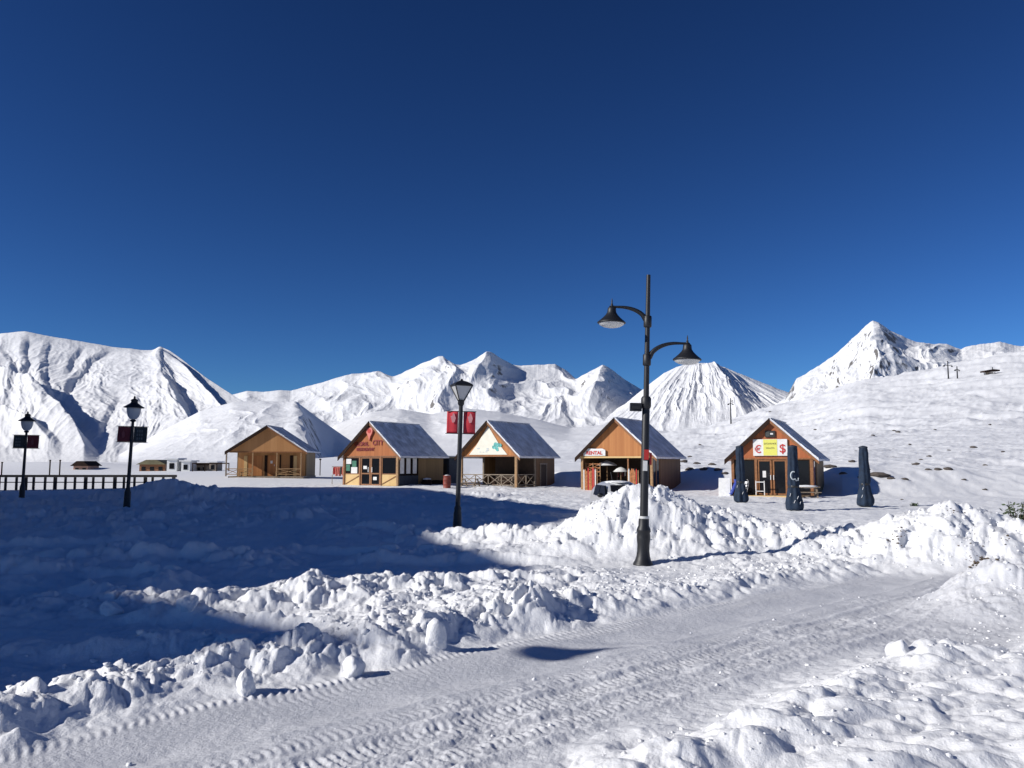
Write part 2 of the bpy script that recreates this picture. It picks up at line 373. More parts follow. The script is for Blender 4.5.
def snow_mat(name, packed=False, scrub=False, rock=None, bumps=((14.0, .02),), dist=.03):
    m = bpy.data.materials.new(name); m.use_nodes = True
    n = m.node_tree.nodes; l = m.node_tree.links; p = n['Principled BSDF']
    p.inputs['Roughness'].default_value = .7; p.inputs['Specular IOR Level'].default_value = .2
    geo = n.new('ShaderNodeNewGeometry')
    col = n.new('ShaderNodeMix'); col.data_type = 'RGBA'
    col.inputs[6].default_value = (.87, .875, .885, 1); col.inputs[7].default_value = (.80, .805, .815, 1)
    nz = n.new('ShaderNodeTexNoise'); nz.inputs['Scale'].default_value = .6 if not rock else .004; nz.inputs['Detail'].default_value = 6
    l.new(geo.outputs['Position'], nz.inputs['Vector']); l.new(nz.outputs[0], col.inputs[0])
    out = col.outputs[2]
    if packed:
        at_ = n.new('ShaderNodeAttribute'); at_.attribute_name = 'packed'
        n2 = n.new('ShaderNodeTexNoise'); n2.inputs['Scale'].default_value = 2.3; n2.inputs['Detail'].default_value = 8; n2.inputs['Roughness'].default_value = .65
        l.new(geo.outputs['Position'], n2.inputs['Vector'])
        cr = n.new('ShaderNodeValToRGB'); cr.color_ramp.elements[0].position = .35; cr.color_ramp.elements[0].color = (.60, .61, .64, 1)
        cr.color_ramp.elements[1].position = .68; cr.color_ramp.elements[1].color = (.68, .685, .71, 1)
        l.new(n2.outputs[0], cr.inputs[0])
        m2 = n.new('ShaderNodeMix'); m2.data_type = 'RGBA'; l.new(at_.outputs['Fac'], m2.inputs[0]); l.new(out, m2.inputs[6]); l.new(cr.outputs[0], m2.inputs[7])
        out = m2.outputs[2]
    if scrub:
        sp_ = n.new('ShaderNodeSeparateXYZ'); l.new(geo.outputs['Position'], sp_.inputs[0])
        na = n.new('ShaderNodeTexNoise'); na.inputs['Scale'].default_value = .9; na.inputs['Detail'].default_value = 6; na.inputs['Roughness'].default_value = .7
        nb_ = n.new('ShaderNodeTexNoise'); nb_.inputs['Scale'].default_value = .035; nb_.inputs['Detail'].default_value = 4
        l.new(geo.outputs['Position'], na.inputs['Vector']); l.new(geo.outputs['Position'], nb_.inputs['Vector'])
        def mrange(src, a, b, c, d):
            q = n.new('ShaderNodeMapRange'); l.new(src, q.inputs[0]); q.inputs[1].default_value = a; q.inputs[2].default_value = b; q.inputs[3].default_value = c; q.inputs[4].default_value = d; return q.outputs[0]
        def mul(a, b, op='MULTIPLY'):
            q = n.new('ShaderNodeMath'); q.operation = op; l.new(a, q.inputs[0]); l.new(b, q.inputs[1]); return q.outputs[0]
        spots_ = mrange(mul(na.outputs[0], mrange(nb_.outputs[0], .3, .7, -.04, .07), 'ADD'), .655, .70, 0, .75)
        area = mul(mrange(sp_.outputs[1], 58, 90, 0, 1), mrange(sp_.outputs[0], 5, 25, 0, 1))
        m4 = n.new('ShaderNodeMix'); m4.data_type = 'RGBA'; l.new(mul(spots_, area), m4.inputs[0]); l.new(out, m4.inputs[6]); m4.inputs[7].default_value = (.22, .19, .16, 1)
        out = m4.outputs[2]
    if rock:
        thr, width, nsc, rc = rock
        sx = n.new('ShaderNodeSeparateXYZ'); l.new(geo.outputs['Normal'], sx.inputs[0])
        n3 = n.new('ShaderNodeTexNoise'); n3.inputs['Scale'].default_value = nsc; n3.inputs['Detail'].default_value = 10; n3.inputs['Roughness'].default_value = .7
        l.new(geo.outputs['Position'], n3.inputs['Vector'])
        ma = n.new('ShaderNodeMath'); ma.operation = 'MULTIPLY_ADD'; l.new(n3.outputs[0], ma.inputs[0]); ma.inputs[1].default_value = -.9; ma.inputs[2].default_value = .45
        ad = n.new('ShaderNodeMath'); ad.operation = 'ADD'; l.new(sx.outputs[2], ad.inputs[0]); l.new(ma.outputs[0], ad.inputs[1])
        mr = n.new('ShaderNodeMapRange'); l.new(ad.outputs[0], mr.inputs[0]); mr.inputs[1].default_value = thr; mr.inputs[2].default_value = thr-width; mr.inputs[3].default_value = 0; mr.inputs[4].default_value = 1
        m3 = n.new('ShaderNodeMix'); m3.data_type = 'RGBA'; l.new(mr.outputs[0], m3.inputs[0]); l.new(out, m3.inputs[6]); m3.inputs[7].default_value = (*rc, 1)
        out = m3.outputs[2]
    l.new(out, p.inputs['Base Color'])
    prev = None
    for sc_, st in bumps:
        nb = n.new('ShaderNodeTexNoise'); nb.inputs['Scale'].default_value = sc_; nb.inputs['Detail'].default_value = 5; nb.inputs['Roughness'].default_value = .6
        l.new(geo.outputs['Position'], nb.inputs['Vector'])
        b = n.new('ShaderNodeBump'); b.inputs['Strength'].default_value = 1.0; b.inputs['Distance'].default_value = st
        l.new(nb.outputs[0], b.inputs['Height'])
        if prev: l.new(prev, b.inputs['Normal'])
        prev = b.outputs[0]
    l.new(prev, p.inputs['Normal'])
    return m
M = {}
M['ground'] = snow_mat('ground_snow', packed=True, scrub=True, bumps=((16.0, .012), (60.0, .005)))
M['snow'] = snow_mat('heap_snow', bumps=((12.0, .03),))
M['mtn_near'] = snow_mat('mountain_snow', rock=(.47, .09, .02, (.13, .12, .11)), bumps=((.03, 3.0),))
M['mtn_far'] = snow_mat('mountain_snow_far', rock=(.66, .11, .012, (.17, .16, .15)), bumps=((.015, 4.0),))
M['mtn_rocky'] = snow_mat('mountain_snow_rocky', rock=(.66, .12, .02, (.15, .14, .13)), bumps=((.02, 6.0),))
M['black'] = mat('black_paint', (.010, .011, .014), .5, bump=.1, bscale=60)
M['gal'] = mat('galvanised_cable', (.2, .2, .2), .5)
M['frost'] = mat('frosted_glass', (.62, .62, .6), .25)
# ================================================================ ground
az = np.concatenate([np.arange(-36, 36.001, .075), np.arange(37, 323.5, 1.5)])*np.pi/180
def geo(a, b, q): return list(np.exp(np.arange(math.log(a), math.log(b), q)))
rad = np.array(geo(.02, 4.0, .07)+geo(4.0, 13, .0034)+geo(13, 25, .0038)+geo(25, 80, .006)+geo(80, 1400, .011)+geo(1400, 16000, .06)+[16500])
RR, AA = np.meshgrid(rad, az, indexing='ij')
GX = RR*np.sin(AA); GY = RR*np.cos(AA)
gz, packed = detail(GX, GY)
GZ = broad(GX, GY)+gz
ground = grid_mesh('ground', GX, GY, GZ, M['ground'], closed=True, attr=packed)
tag(ground, kind='structure')
# ================================================================ mountains
def mountain(name, m, ridge, Dr, Df, foot, relief, cols, rows, shape=1.0, apex=None, freq=.02, seed=0, creases=(), back=.5, kpow=1.0, jag=1.2, swing=0.0, straight=1.0, fine=1.0, bend=None):
    """a range whose crest passes through the ridge points (px,py) at distance Dr and whose foot lies at Df"""
    rp = np.array(ridge, float); u = np.linspace(rp[0, 0], rp[-1, 0], cols)
    zr_py = np.interp(u, rp[:, 0], rp[:, 1])
    kk = np.exp(-np.linspace(-4.5, 4.5, 61)**2); kk /= kk.sum()
    smooth_py = np.convolve(np.pad(zr_py, 30, mode='edge'), kk, 'valid')
    crest_py = np.convolve(np.pad(zr_py, 30, mode='edge'), kk*0+np.where(np.abs(np.arange(61)-30) < 3, .2, 0), 'valid')
    crest_py = crest_py + fbm(u*.06, u*0+seed, 5, seed+200, .6)*jag*2.2
    t = np.concatenate([np.linspace(0, 1, rows), 1+np.linspace(0, 1, rows//5)[1:]**1.3*back])
    U, T = np.meshgrid(u, t, indexing='xy')
    Dru = Dr*(1+swing*fbm(U*.012, U*0+seed, 2, seed+300))
    if bend: Dru = Dru*np.interp(U, [b[0] for b in bend], [b[1] for b in bend])
    D = Df+(Dru-Df)*T
    wq = np.clip(T, 0, 1)**6
    ZR = np.interp(U, u, smooth_py)*(1-wq)+np.interp(U, u, crest_py)*wq; x_, y_, zr = at_np(U, ZR, Dru)
    zf = np.interp(U, [p[0] for p in foot], [p[1] for p in foot])
    tt = np.clip(T, 0, 1)
    sh = tt**shape
    z = zf+(zr-zf)*sh
    # back slope drops away
    z = np.where(T > 1, zr-(T-1)*(Dr-Df)*.75, z)
    H = np.maximum(zr-zf, 1)
    iso = (Dr-Df)/(Dr/F)*freq/2.0
    warp = fbm(U*freq*.6, T*iso*.6, 3, seed+1)
    if apex is not None: q = (U-apex)/(.22+np.clip(1-T, 0, None)*1.0+np.clip(T-1, 0, None))*1.0
    else: q = U-(1-T)*0
    iso *= straight
    n1 = ridged(q*freq+warp*.9*min(1, straight), T*iso+warp*.6, 5, seed+2, .42*fine)
    n2 = ridged(q*freq*2.7+warp*1.2, T*iso*1.6, 4, seed+3)
    n3 = fbm(U*freq*3, T*iso*3, 5, seed+4)
    win = np.clip(np.minimum(tt*3, 1), 0, 1)*(.12+.88*np.clip((1-tt)*3.2, 0, 1)**kpow)
    win = np.where(T > 1, .12, win)
    z = z+H*win*relief*((n1-.55)*.8+(n2-.5)*.22*fine+n3*.10*fine)
    for (pts, h, wl_, wr_) in creases:
        P = sorted(pts, key=lambda p: p[1])
        tc_ = [p[1] for p in P]; c = np.interp(T, tc_, [p[0] for p in P])+perlin(T*7, T*0+seed, seed+9)*3
        lo, hi = tc_[0], tc_[-1]
        hh = h*sstep(lo-.12, lo+.12, T)*(1 if hi >= 1 else sstep(hi+.12, hi-.08, T))
        du = U-c
        tent = np.where(du < 0, np.clip(1+du/wl_, 0, 1), np.clip(1-du/wr_, 0, 1))
        tent = np.where(tent > 0, tent**1.15, 0)
        z = z+hh*tent*sstep(1.0, .86, T)*np.where(T > 1, 0, 1)
    a = (U-512)/F
    X = a*D/1.0; Y = D
    o = grid_mesh(name, X, Y, z, m)
    return tag(o, kind='structure')
# foothill and big white mountain on the left
mountain('mountain', M['mtn_near'],
    [(-420, 420), (-260, 352), (-120, 345), (-50, 338), (0, 333), (20, 331), (38, 335), (75, 341), (110, 347), (140, 350), (150, 350), (157, 346), (166, 350), (182, 361), (205, 378), (235, 397), (262, 412), (300, 430), (340, 455)],
    2300, 1250, [(-420, -5), (60, -5), (340, -5)], .033, 900, 320, shape=1.2, freq=.018, seed=3, jag=.25, fine=1.9, bend=[(140, 1), (160, 1), (200, .88), (240, .78), (340, .6)],
    creases=[([(157, 1.0), (152, .86), (160, .68), (174, .5), (190, .34), (205, .2)], 20, 70, 16),
             ([(46, .98), (44, .75), (50, .55), (62, .4), (76, .2)], -10, 9, 40),
             ([(105, .95), (88, .8), (76, .66), (64, .5)], -11, 8, 22),
             ([(80, .98), (72, .82), (66, .7)], -7, 6, 14),
             ([(22, .98), (26, .7), (10, .5)], -11, 9, 18),
             ([(2, .85), (22, .6), (46, .4)], -8, 8, 18),
             ([(-10, .62), (30, .5), (60, .3), (86, .1)], 34, 60, 16),
             ([(-30, .42), (10, .3), (50, .12)], 22, 40, 14),
             ([(162, .97), (186, .86), (205, .76), (228, .66)], 17, 40, 9),
             ([(118, .5), (108, .35), (100, .2)], -6, 6, 16),
             ([(215, .5), (208, .38), (222, .22), (214, .1)], -7, 6, 10)])
# low hill with a dark lee side behind the first cabin
mountain('hill', M['mtn_near'],
    [(120, 455), (160, 432), (200, 411), (232, 402), (262, 401), (285, 403), (294, 402), (299, 404), (318, 418), (350, 440), (372, 453), (392, 463)],
    1300, 700, [(120, 0), (392, 4)], .035, 560, 220, shape=1.05, freq=.03, seed=12, jag=.12, fine=.7,
    creases=[([(296, 1.02), (299, .75), (303, .5), (308, .3), (314, .1)], 9, 120, 24),
             ([(334, 1.02), (336, .75), (338, .5), (342, .3), (346, .1)], -52, 36, 60)])
# wide range in the middle distance
mountain('mountain', M['mtn_far'],
    [(150, 400), (225, 396), (245, 391), (262, 392), (278, 390), (290, 391), (300, 388), (322, 382), (350, 374), (372, 372), (392, 378), (402, 373), (420, 364), (438, 357), (450, 364), (460, 366), (476, 362), (491, 357), (503, 362), (520, 366), (535, 365), (556, 364), (568, 371), (576, 379), (590, 378), (606, 376), (620, 382), (640, 389), (655, 393), (690, 405), (730, 425)],
    5200, 3000, [(150, -5), (420, 20), (600, 70), (730, 90)], .095, 1100, 330, shape=1.1, freq=.020, seed=23, jag=.5, swing=.06, fine=.85,
    creases=[([(606, 1.0), (602, .8), (598, .6), (590, .35)], 110, 45, 60),
             ([(491, 1.0), (484, .8), (470, .6)], 90, 40, 50),
             ([(438, 1.0), (445, .8), (455, .55)], 70, 60, 35),
             ([(372, 1.0), (392, .75), (420, .5)], 60, 50, 45)])
# low snowy foothills before it
mountain('hill', M['mtn_far'],
    [(300, 455), (335, 425), (370, 412), (400, 409), (430, 414), (465, 408), (500, 412), (540, 420), (570, 428), (610, 424), (650, 430), (700, 434), (760, 440)],
    2600, 1500, [(300, 0), (500, 25), (760, 60)], .045, 700, 200, shape=.9, fine=.7, freq=.02, seed=33, jag=.2)
# furrowed cone
mountain('mountain', M['mtn_rocky'],
    [(600, 418), (625, 404), (645, 388), (665, 373), (680, 366), (693, 363), (712, 363), (725, 367), (740, 373), (760, 381), (780, 389), (800, 396), (840, 420)],
    3900, 2600, [(600, 60), (840, 110)], .058, 640, 300, shape=1.0, freq=.06, straight=.2, fine=.8, apex=700, seed=44, jag=.35, kpow=.8,
    creases=[([(712, 1.0), (722, .7), (735, .4), (745, .2)], 40, 30, 30)])
# sharp rocky peak on the right
mountain('mountain', M['mtn_rocky'],
    [(745, 428), (765, 413), (785, 399), (797, 382), (812, 371), (830, 360), (850, 344), (866, 329), (877, 321), (884, 323), (895, 331), (906, 335), (920, 342), (934, 344), (950, 344), (965, 349), (978, 345), (990, 344), (1003, 342), (1024, 346), (1060, 342), (1110, 330), (1180, 345), (1300, 380)],
    2900, 1500, [(745, 40), (900, 80), (1300, 120)], .10, 900, 300, shape=1.25, freq=.026, fine=.85, seed=57, jag=.9,
    creases=[([(878, 1.0), (884, .85), (890, .7), (900, .5)], 34, 60, 34),
             ([(936, 1.0), (930, .85), (934, .6)], 26, 30, 40),
             ([(800, 1.0), (796, .8)], 30, 20, 30)])
# shoulder far out on the left that shades the foot of the big mountain
mountain('mountain', M['mtn_near'],
    [(-1100, 440), (-900, 330), (-700, 230), (-560, 210), (-430, 260), (-330, 330), (-240, 420), (-200, 462)],
    1250, 800, [(-1100, 0), (-200, 0)], .25, 300, 120, shape=.9, freq=.01, seed=71, jag=1.5)
# ================================================================ object materials
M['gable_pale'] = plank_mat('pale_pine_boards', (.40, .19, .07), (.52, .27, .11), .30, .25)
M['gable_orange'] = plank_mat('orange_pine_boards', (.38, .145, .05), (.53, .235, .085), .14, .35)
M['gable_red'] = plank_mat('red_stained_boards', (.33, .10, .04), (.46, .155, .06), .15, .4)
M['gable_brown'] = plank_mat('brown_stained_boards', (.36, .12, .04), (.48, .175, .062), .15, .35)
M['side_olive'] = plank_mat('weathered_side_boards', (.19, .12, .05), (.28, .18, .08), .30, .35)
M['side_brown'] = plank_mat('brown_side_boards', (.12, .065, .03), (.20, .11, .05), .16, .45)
M['panel_pale'] = plank_mat('pale_plywood', (.58, .38, .16), (.70, .50, .24), .6, .1)
M['dark_wood'] = mat('dark_stained_wood', (.028, .015, .010), .8, var=.3, vscale=9, spec=.15)
M['frame_wood'] = mat('brown_frame_wood', (.26, .11, .04), .5, var=.25, vscale=8)
M['post_wood'] = mat('raw_post_wood', (.34, .20, .09), .6, var=.25, vscale=8)
M['grey_wood'] = mat('grey_weathered_wood', (.24, .19, .14), .7, var=.3, vscale=8)
M['rail_wood'] = mat('black_stained_fence_wood', (.03, .025, .022), .7, var=.3, vscale=8)
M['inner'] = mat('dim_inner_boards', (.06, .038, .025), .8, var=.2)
M['roof'] = mat('blue_grey_sheet_roof', (.62, .64, .68), .5, var=.3, vscale=1.3, spec=.4)
M['roof_snowy'] = mat('frosted_sheet_roof', (.62, .64, .68), .55, var=.35, vscale=1.6)
M['trim'] = mat('white_trim', (.75, .75, .74), .5)
M['dark_glass'] = mat('dark_window_glass', (.010, .011, .014), .08, spec=.22)
M['paper'] = mat('white_paper', (.72, .72, .70), .7, var=.1, vscale=5)
M['paper_green'] = mat('green_poster', (.03, .16, .10), .6, var=.3, vscale=5)
M['red_paint'] = mat('red_paint', (.50, .03, .025), .5)
M['dark_red'] = mat('dark_red_letters', (.22, .012, .012), .5)
M['pink'] = mat('pale_red_plastic', (.70, .20, .15), .5)
M['blue_fab'] = mat('navy_umbrella_cloth', (.008, .021, .046), .85, var=.35, vscale=5, bump=.6, bscale=14)
M['pale_mark'] = mat('pale_printed_mark', (.55, .60, .62), .7)
M['red_fab'] = mat('red_banner_cloth', (.60, .035, .05), .7, var=.12, vscale=3)
M['darkened_red_fab'] = mat('shaded_red_banner_cloth', (.20, .03, .035), .7, var=.15, vscale=3)  # banner red darkened: the yard shade is put into the colour
M['grey_fab'] = mat('grey_banner_cloth', (.055, .06, .055), .7, var=.15, vscale=3)
M['pink_mark'] = mat('pale_pink_print', (.75, .33, .33), .7)
M['silver'] = mat('silver_car_paint', (.72, .73, .74), .3, metal=.5)
M['tyre'] = mat('tyre_rubber', (.015, .015, .015), .8)
M['lampglass'] = mat('car_lamp_glass', (.6, .6, .6), .1)
M['rock'] = mat('dark_rock', (.09, .075, .065), .9, var=.4, vscale=3, bump=1.0, bscale=5)
M['dirt'] = mat('brown_dirt', (.10, .072, .05), .9, var=.4, vscale=8)
M['leaf'] = mat('dark_green_leaves', (.05, .075, .03), .7, var=.4, vscale=6)
M['bark'] = mat('bark', (.07, .05, .035), .9)
M['wall_grey'] = mat('grey_render_wall', (.45, .43, .40), .8, var=.1, vscale=.5)
M['yellow'] = mat('yellow_print', (.72, .70, .14), .6)
M['teal'] = mat('teal_print', (.12, .45, .42), .6, var=.5, vscale=9)
M['cream'] = mat('cream_banner_sheet', (.80, .78, .66), .6, var=.06, vscale=3)
M['blue_plastic'] = mat('blue_plastic', (.03, .06, .35), .4)
M['barrel'] = mat('rusty_red_metal', (.22, .04, .025), .6, var=.4, vscale=6)
M['kiosk'] = mat('dark_blue_tarpaulin', (.02, .03, .05), .7, var=.3, vscale=4)
M['rack_orange'] = mat('orange_wood_slats', (.50, .20, .07), .6, var=.4, vscale=8)
M['olive'] = mat('olive_metal_roof', (.16, .14, .07), .7, var=.3, vscale=.6)
M['pinkish'] = mat('pale_brick_wall', (.45, .26, .19), .8, var=.2, vscale=.8)
M['white_wall'] = mat('white_panel_wall', (.74, .74, .72), .7, var=.08, vscale=.6)
M['sign_dark'] = mat('black_sign_board', (.02, .02, .02), .5)
# ================================================================ cabins
def roof_snow(mb, x0, x1, z0, z1, ya, yb, th): mb.prism([(x0, z0), (x1, z1), (x1, z1+th), (x0, z0+th)], ya, yb)
def cabin(px_r, Y_r, phi, W, L, eave, ridge, base_py, label, gable_m, side_m, roof_m, kind):
    """corner at px_r, Y_r is the right front corner of the walls; phi turns the right side towards the camera"""
    g = at(px_r, base_py, Y_r)
    fx, fy = math.cos(R(phi)), -math.sin(R(phi))
    org = (g.x-fx*W, g.y-fy*W, g.z)
    t = empty('wooden_cabin', org, -R(phi), label, 'cabin')
    o = .38; of = .24; ob = .35; sl = (ridge-eave)/(W/2)
    # floor slab reaching down into the snow
    MB().box(-.06, -.1, -.9, W+.06, L+.06, .07).build('floor', M['grey_wood'], t)
    # roof: two sheets meeting at the ridge
    rf = MB(); th = .09
    for sx in (-1, 1):
        xr = W/2; xe = W/2+sx*(W/2+o); ze = ridge-sl*(W/2+o)
        rf.prism([(xr+sx*.003, ridge+.05), (xe, ze+.05), (xe, ze+.05+th), (xr+sx*.003, ridge+.05+th)], -of, L+ob)
    roof = rf.build('roof', roof_m, t)
    rb = MB()                                          # standing seams
    for sx in (-1, 1):
        xe = W/2+sx*(W/2+o-.02); ze = ridge-sl*(W/2+o-.02)
        y = -of+.35
        while y < L+ob-.1:
            rb.bar((W/2+sx*.06, y, ridge-sl*.06+.05+th+.012), (xe, y, ze+.05+th+.012), .035, .03); y += .42
    rb.build('roof_seams', roof_m, roof)
    cp_ = MB(); cp_.bar((W/2, -of-.01, ridge+.06+th), (W/2, L+ob+.01, ridge+.06+th), .18, .05); cp_.build('ridge_cap', M['roof'], roof)
    for sx in (-1, 1):                                 # barge boards under the roof edge
        xe = W/2+sx*(W/2+o); ze = ridge-sl*(W/2+o)
        b = MB(); b.prism([(W/2+sx*.004, ridge+.145), (xe, ze+.145), (xe, ze-.17), (W/2+sx*.004, ridge-.20)], -of-.05, -of-.004) if sx < 0 else b.prism([(W/2+sx*.004, ridge+.045), (xe, ze+.045), (xe, ze-.14), (W/2+sx*.004, ridge-.16)], -of-.01, -of+.035); b.build('barge_board', M['dark_wood'] if sx < 0 else M['frame_wood'], t)
        s = MB(); r_ = random.Random(int(W*100)+sx)
        n = 14; up = []
        for i in range(n+1):
            q = i/n; up.append((W/2+sx*(.02+q*(W/2+o-.04)), ridge-sl*(.02+q*(W/2+o-.04))+.055+th))
        for i in range(n):
            a = up[i]; c = up[i+1]; h = (.025+.045*r_.random())*(1.0 if sx > 0 else .15); wd = (.12+.16*r_.random())*(1 if sx > 0 else .5)
            s.prism([(a[0], a[1]), (c[0], c[1]), (c[0], c[1]+h), (a[0], a[1]+h)], -of-.012 if sx > 0 else -of+.06, -of+.06+wd)
        s.build('snow_on_roof_edge', M['snow'], roof)
    # lines of snow along the lower eave
    s = MB(); xe = W/2+(W/2+o); ze = ridge-sl*(W/2+o)+.05+th; r_ = random.Random(int(L*77))
    y = -of
    while y < L+ob-.3:
        w_ = .3+.5*r_.random(); wd = .06+.12*r_.random(); s.prism([(xe-wd, ze+sl*wd+.004), (xe, ze+.004), (xe, ze+.04), (xe-wd, ze+sl*wd+.02)], y, min(y+w_, L+ob)); y += w_
    s.build('snow_on_eave', M['snow'], roof)
    # gable panels front and back
    def gab(y0, y1, m, nm, inset=0):
        b = MB(); b.prism([(0.0, eave-.12), (W, eave-.12), (W, eave-.02), (W/2, ridge-.03), (0, eave-.02)], y0, y1); return b.build(nm, m, t)
    gab(0, .1, gable_m, 'front_gable'); gab(L-.1, L, side_m, 'back_gable')
    MB().box(0, L-.1, .07, W, L, eave-.122).build('back_wall', side_m, t)
    bm = MB(); bm.box(-.02, -.04, eave-.2, W+.02, .12, eave-.122); bm.build('front_beam', M['frame_wood'], t)
    return t, o, of
def post(t, x, y, h, m=None, w=.13, z0=.07):
    return MB().box(x-w/2, y-w/2, z0, x+w/2, y+w/2, h).build('post', m or M['post_wood'], t)
def glazing(t, x0, x1, y, z0, z1, name='window', fm=None, mullions=(), fw=.07):
    fm = fm or M['frame_wood']
    f = MB(); f.box(x0, y-.04, z0, x0+fw, y+.04, z1); f.box(x1-fw, y-.04, z0, x1, y+.04, z1)
    f.box(x0+fw, y-.04, z0, x1-fw, y+.04, z0+fw); f.box(x0+fw, y-.04, z1-fw, x1-fw, y+.04, z1)
    for m_ in mullions: f.box(m_-fw/2, y-.038, z0+fw, m_+fw/2, y+.038, z1-fw)
    fr = f.build(name, fm, t)
    MB().box(x0+fw, y-.008, z0+fw, x1-fw, y+.008, z1-fw).build('pane', M['dark_glass'], fr)
    return fr
def xrail(t, x0, x1, y, z0, z1, m, cross=True, n=1, axis='x'):
    b = MB()
    P = (lambda u, z: (u, y, z)) if axis == 'x' else (lambda u, z: (y, u, z))
    b.bar(P(x0, z1), P(x1, z1), .07); b.bar(P(x0, z0), P(x1, z0), .06)
    for i in range(n):
        a = x0+(x1-x0)*i/n; c = x0+(x1-x0)*(i+1)/n
        if cross: b.bar(P(a, z0), P(c, z1), .045); b.bar(P(a, z1), P(c, z0), .045)
        b.bar(P(c, z0-.2), P(c, z1), .06)
    return b.build('railing', m, t)
def side_wall(t, W, y0, y1, z0, z1, m, name='side_wall'): return MB().box(W-.1, y0, z0, W, y1, z1).build(name, m, t)

# --- cabin 1: pale empty cabin with a porch
W, L, E_, Rg = 6.75, 5.4, 2.45, 4.62
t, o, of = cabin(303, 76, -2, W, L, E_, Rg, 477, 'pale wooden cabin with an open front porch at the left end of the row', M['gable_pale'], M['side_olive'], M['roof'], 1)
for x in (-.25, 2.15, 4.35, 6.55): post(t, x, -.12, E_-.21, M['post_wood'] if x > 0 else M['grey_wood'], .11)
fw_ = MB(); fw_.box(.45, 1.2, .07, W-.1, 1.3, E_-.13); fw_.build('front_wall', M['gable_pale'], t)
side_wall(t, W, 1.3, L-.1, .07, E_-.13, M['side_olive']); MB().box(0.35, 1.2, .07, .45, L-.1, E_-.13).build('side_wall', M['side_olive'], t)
for x in (2.9, 5.25):
    d_ = MB(); d_.box(x, 1.14, .08, x+.28, 1.199, 2.0); d_.build('shutter', M['dark_wood'], t)
d_ = MB().box(3.18, 1.15, .08, 3.95, 1.198, 2.0).build('door', M['gable_orange'], t); MB().box(3.8, 1.11, 1.0, 3.84, 1.149, 1.15).build('handle', M['trim'], d_)
MB().box(3.45, 1.135, 1.25, 3.65, 1.149, 1.5).build('notice', M['paper'], d_)
for x in (1.0, 5.6): MB().box(x, 1.13, .08, x+.3, 1.198, 1.95).build('door_panel', M['panel_pale'], t)
MB().box(1.4, 1.16, .1, 2.7, 1.198, 1.95).build('door_panel', M['gable_orange'], t)
MB().box(4.3, 1.14, .08, 4.42, 1.198, 2.05).build('door_frame', M['dark_wood'], t)
xrail(t, -.25, 2.15, -.12, .25, .75, M['post_wood'], True, 2); xrail(t, 4.35, 6.55, -.12, .25, .75, M['post_wood'], True, 1)
for x, l_ in ((.9, 'bench'), (4.1, 'bench')):
    b = MB(); b.box(x, .3, .42, x+1.1, .62, .47); b.box(x+.05, .33, .07, x+.12, .6, .42); b.box(x+.98, .33, .07, x+1.05, .6, .42)
    q = b.build('bench', M['post_wood']); q.parent = None; q.matrix_world = Matrix.Translation(t.location) @ Matrix.Rotation(t.rotation_euler.z, 4, 'Z')
    tag(q, 'small pale wooden bench on the porch, '+('left of the cabin door' if x < 2 else 'right of the cabin door')+' of the leftmost cabin', 'bench')

def place(o, t, loc, rz=0):
    """stand a top-level object at a point given in a cabin's own frame"""
    a = t.rotation_euler.z; c, s = math.cos(a), math.sin(a)
    o.location = (t.location.x+c*loc[0]-s*loc[1], t.location.y+s*loc[0]+c*loc[1], t.location.z+loc[2])
    o.rotation_euler = (0, 0, a+rz); return o

# --- cabin 2: shop with red lettering
W, L, E_, Rg = 5.5, 6.0, 2.5, 4.95
t2, o, of = cabin(398, 63, 30, W, L, E_, Rg, 487, 'wooden shop cabin with dark red lettering and a pale red emblem on its gable', M['gable_brown'], M['side_olive'], M['roof_snowy'], 2)
t = t2
for x in (.08, W-.08): post(t, x, .03, E_-.21, M['post_wood'] if x > 1 else M['frame_wood'], .17)
for x in (1.72, 3.82): post(t, x, .03, E_-.21, M['frame_wood'], .12)
for x0, x1 in ((.17, 1.65), (3.89, W-.17)):
    MB().box(x0, .02, .07, x1, .09, .93).build('low_panel', M['panel_pale'], t)
    b = MB(); b.bar((x0+.04, .0, .16 if x0 < 1 else .2), (x1-.04, .0, .82), .07, .04); b.build('brace', M['frame_wood'], t)
    wd = glazing(t, x0, x1, .05, .94, E_-.21)
    if x0 < 1:
        MB().box(x0+.1, .02, 1.75, x0+.62, .036, 2.15).build('poster', M['paper'], wd); MB().box(x0+.7, .02, 1.5, x0+1.15, .036, 2.0).build('poster', M['paper_green'], wd); MB().box(x0+.62, .015, 1.0, x0+1.25, .03, 1.5).build('poster', M['paper'], wd)
        MB().box(x0+.1, .02, 1.2, x0+.5, .036, 1.7).build('poster', M['paper_green'], wd)
for x0, x1 in ((1.79, 2.77), (2.79, 3.75)):
    d_ = glazing(t, x0, x1, .05, .08, E_-.21, 'door', M['frame_wood'], fw=.11)
    MB().box(x0+.12, .0, .95, x1-.12, .09, 1.05).build('door_rail', M['frame_wood'], d_); MB().box(x0+.75 if x0 < 2 else x0+.12, -.03, 1.1, x0+.8 if x0 < 2 else x0+.17, .008, 1.5).build('handle', M['trim'], d_)
    MB().box(x0+.25, .02, 1.35 if x0 < 2 else .5, x0+.6, .036, 1.6 if x0 < 2 else .75).build('notice', M['paper'], d_)
side_wall(t, W, 2.6, L-.1, .07, E_-.13, M['side_olive']); MB().box(W-.09, .12, .07, W-.02, 2.6, .85).build('low_panel', M['kiosk'], t)
f = MB()
for y in (.12, .9, 1.72, 2.5): f.box(W-.09, y, .85, W-.01, y+.09, E_-.13)
fr = f.build('window', M['dark_wood'], t); MB().box(W-.07, .15, .86, W-.055, 2.55, E_-.135).build('pane', M['dark_glass'], fr)
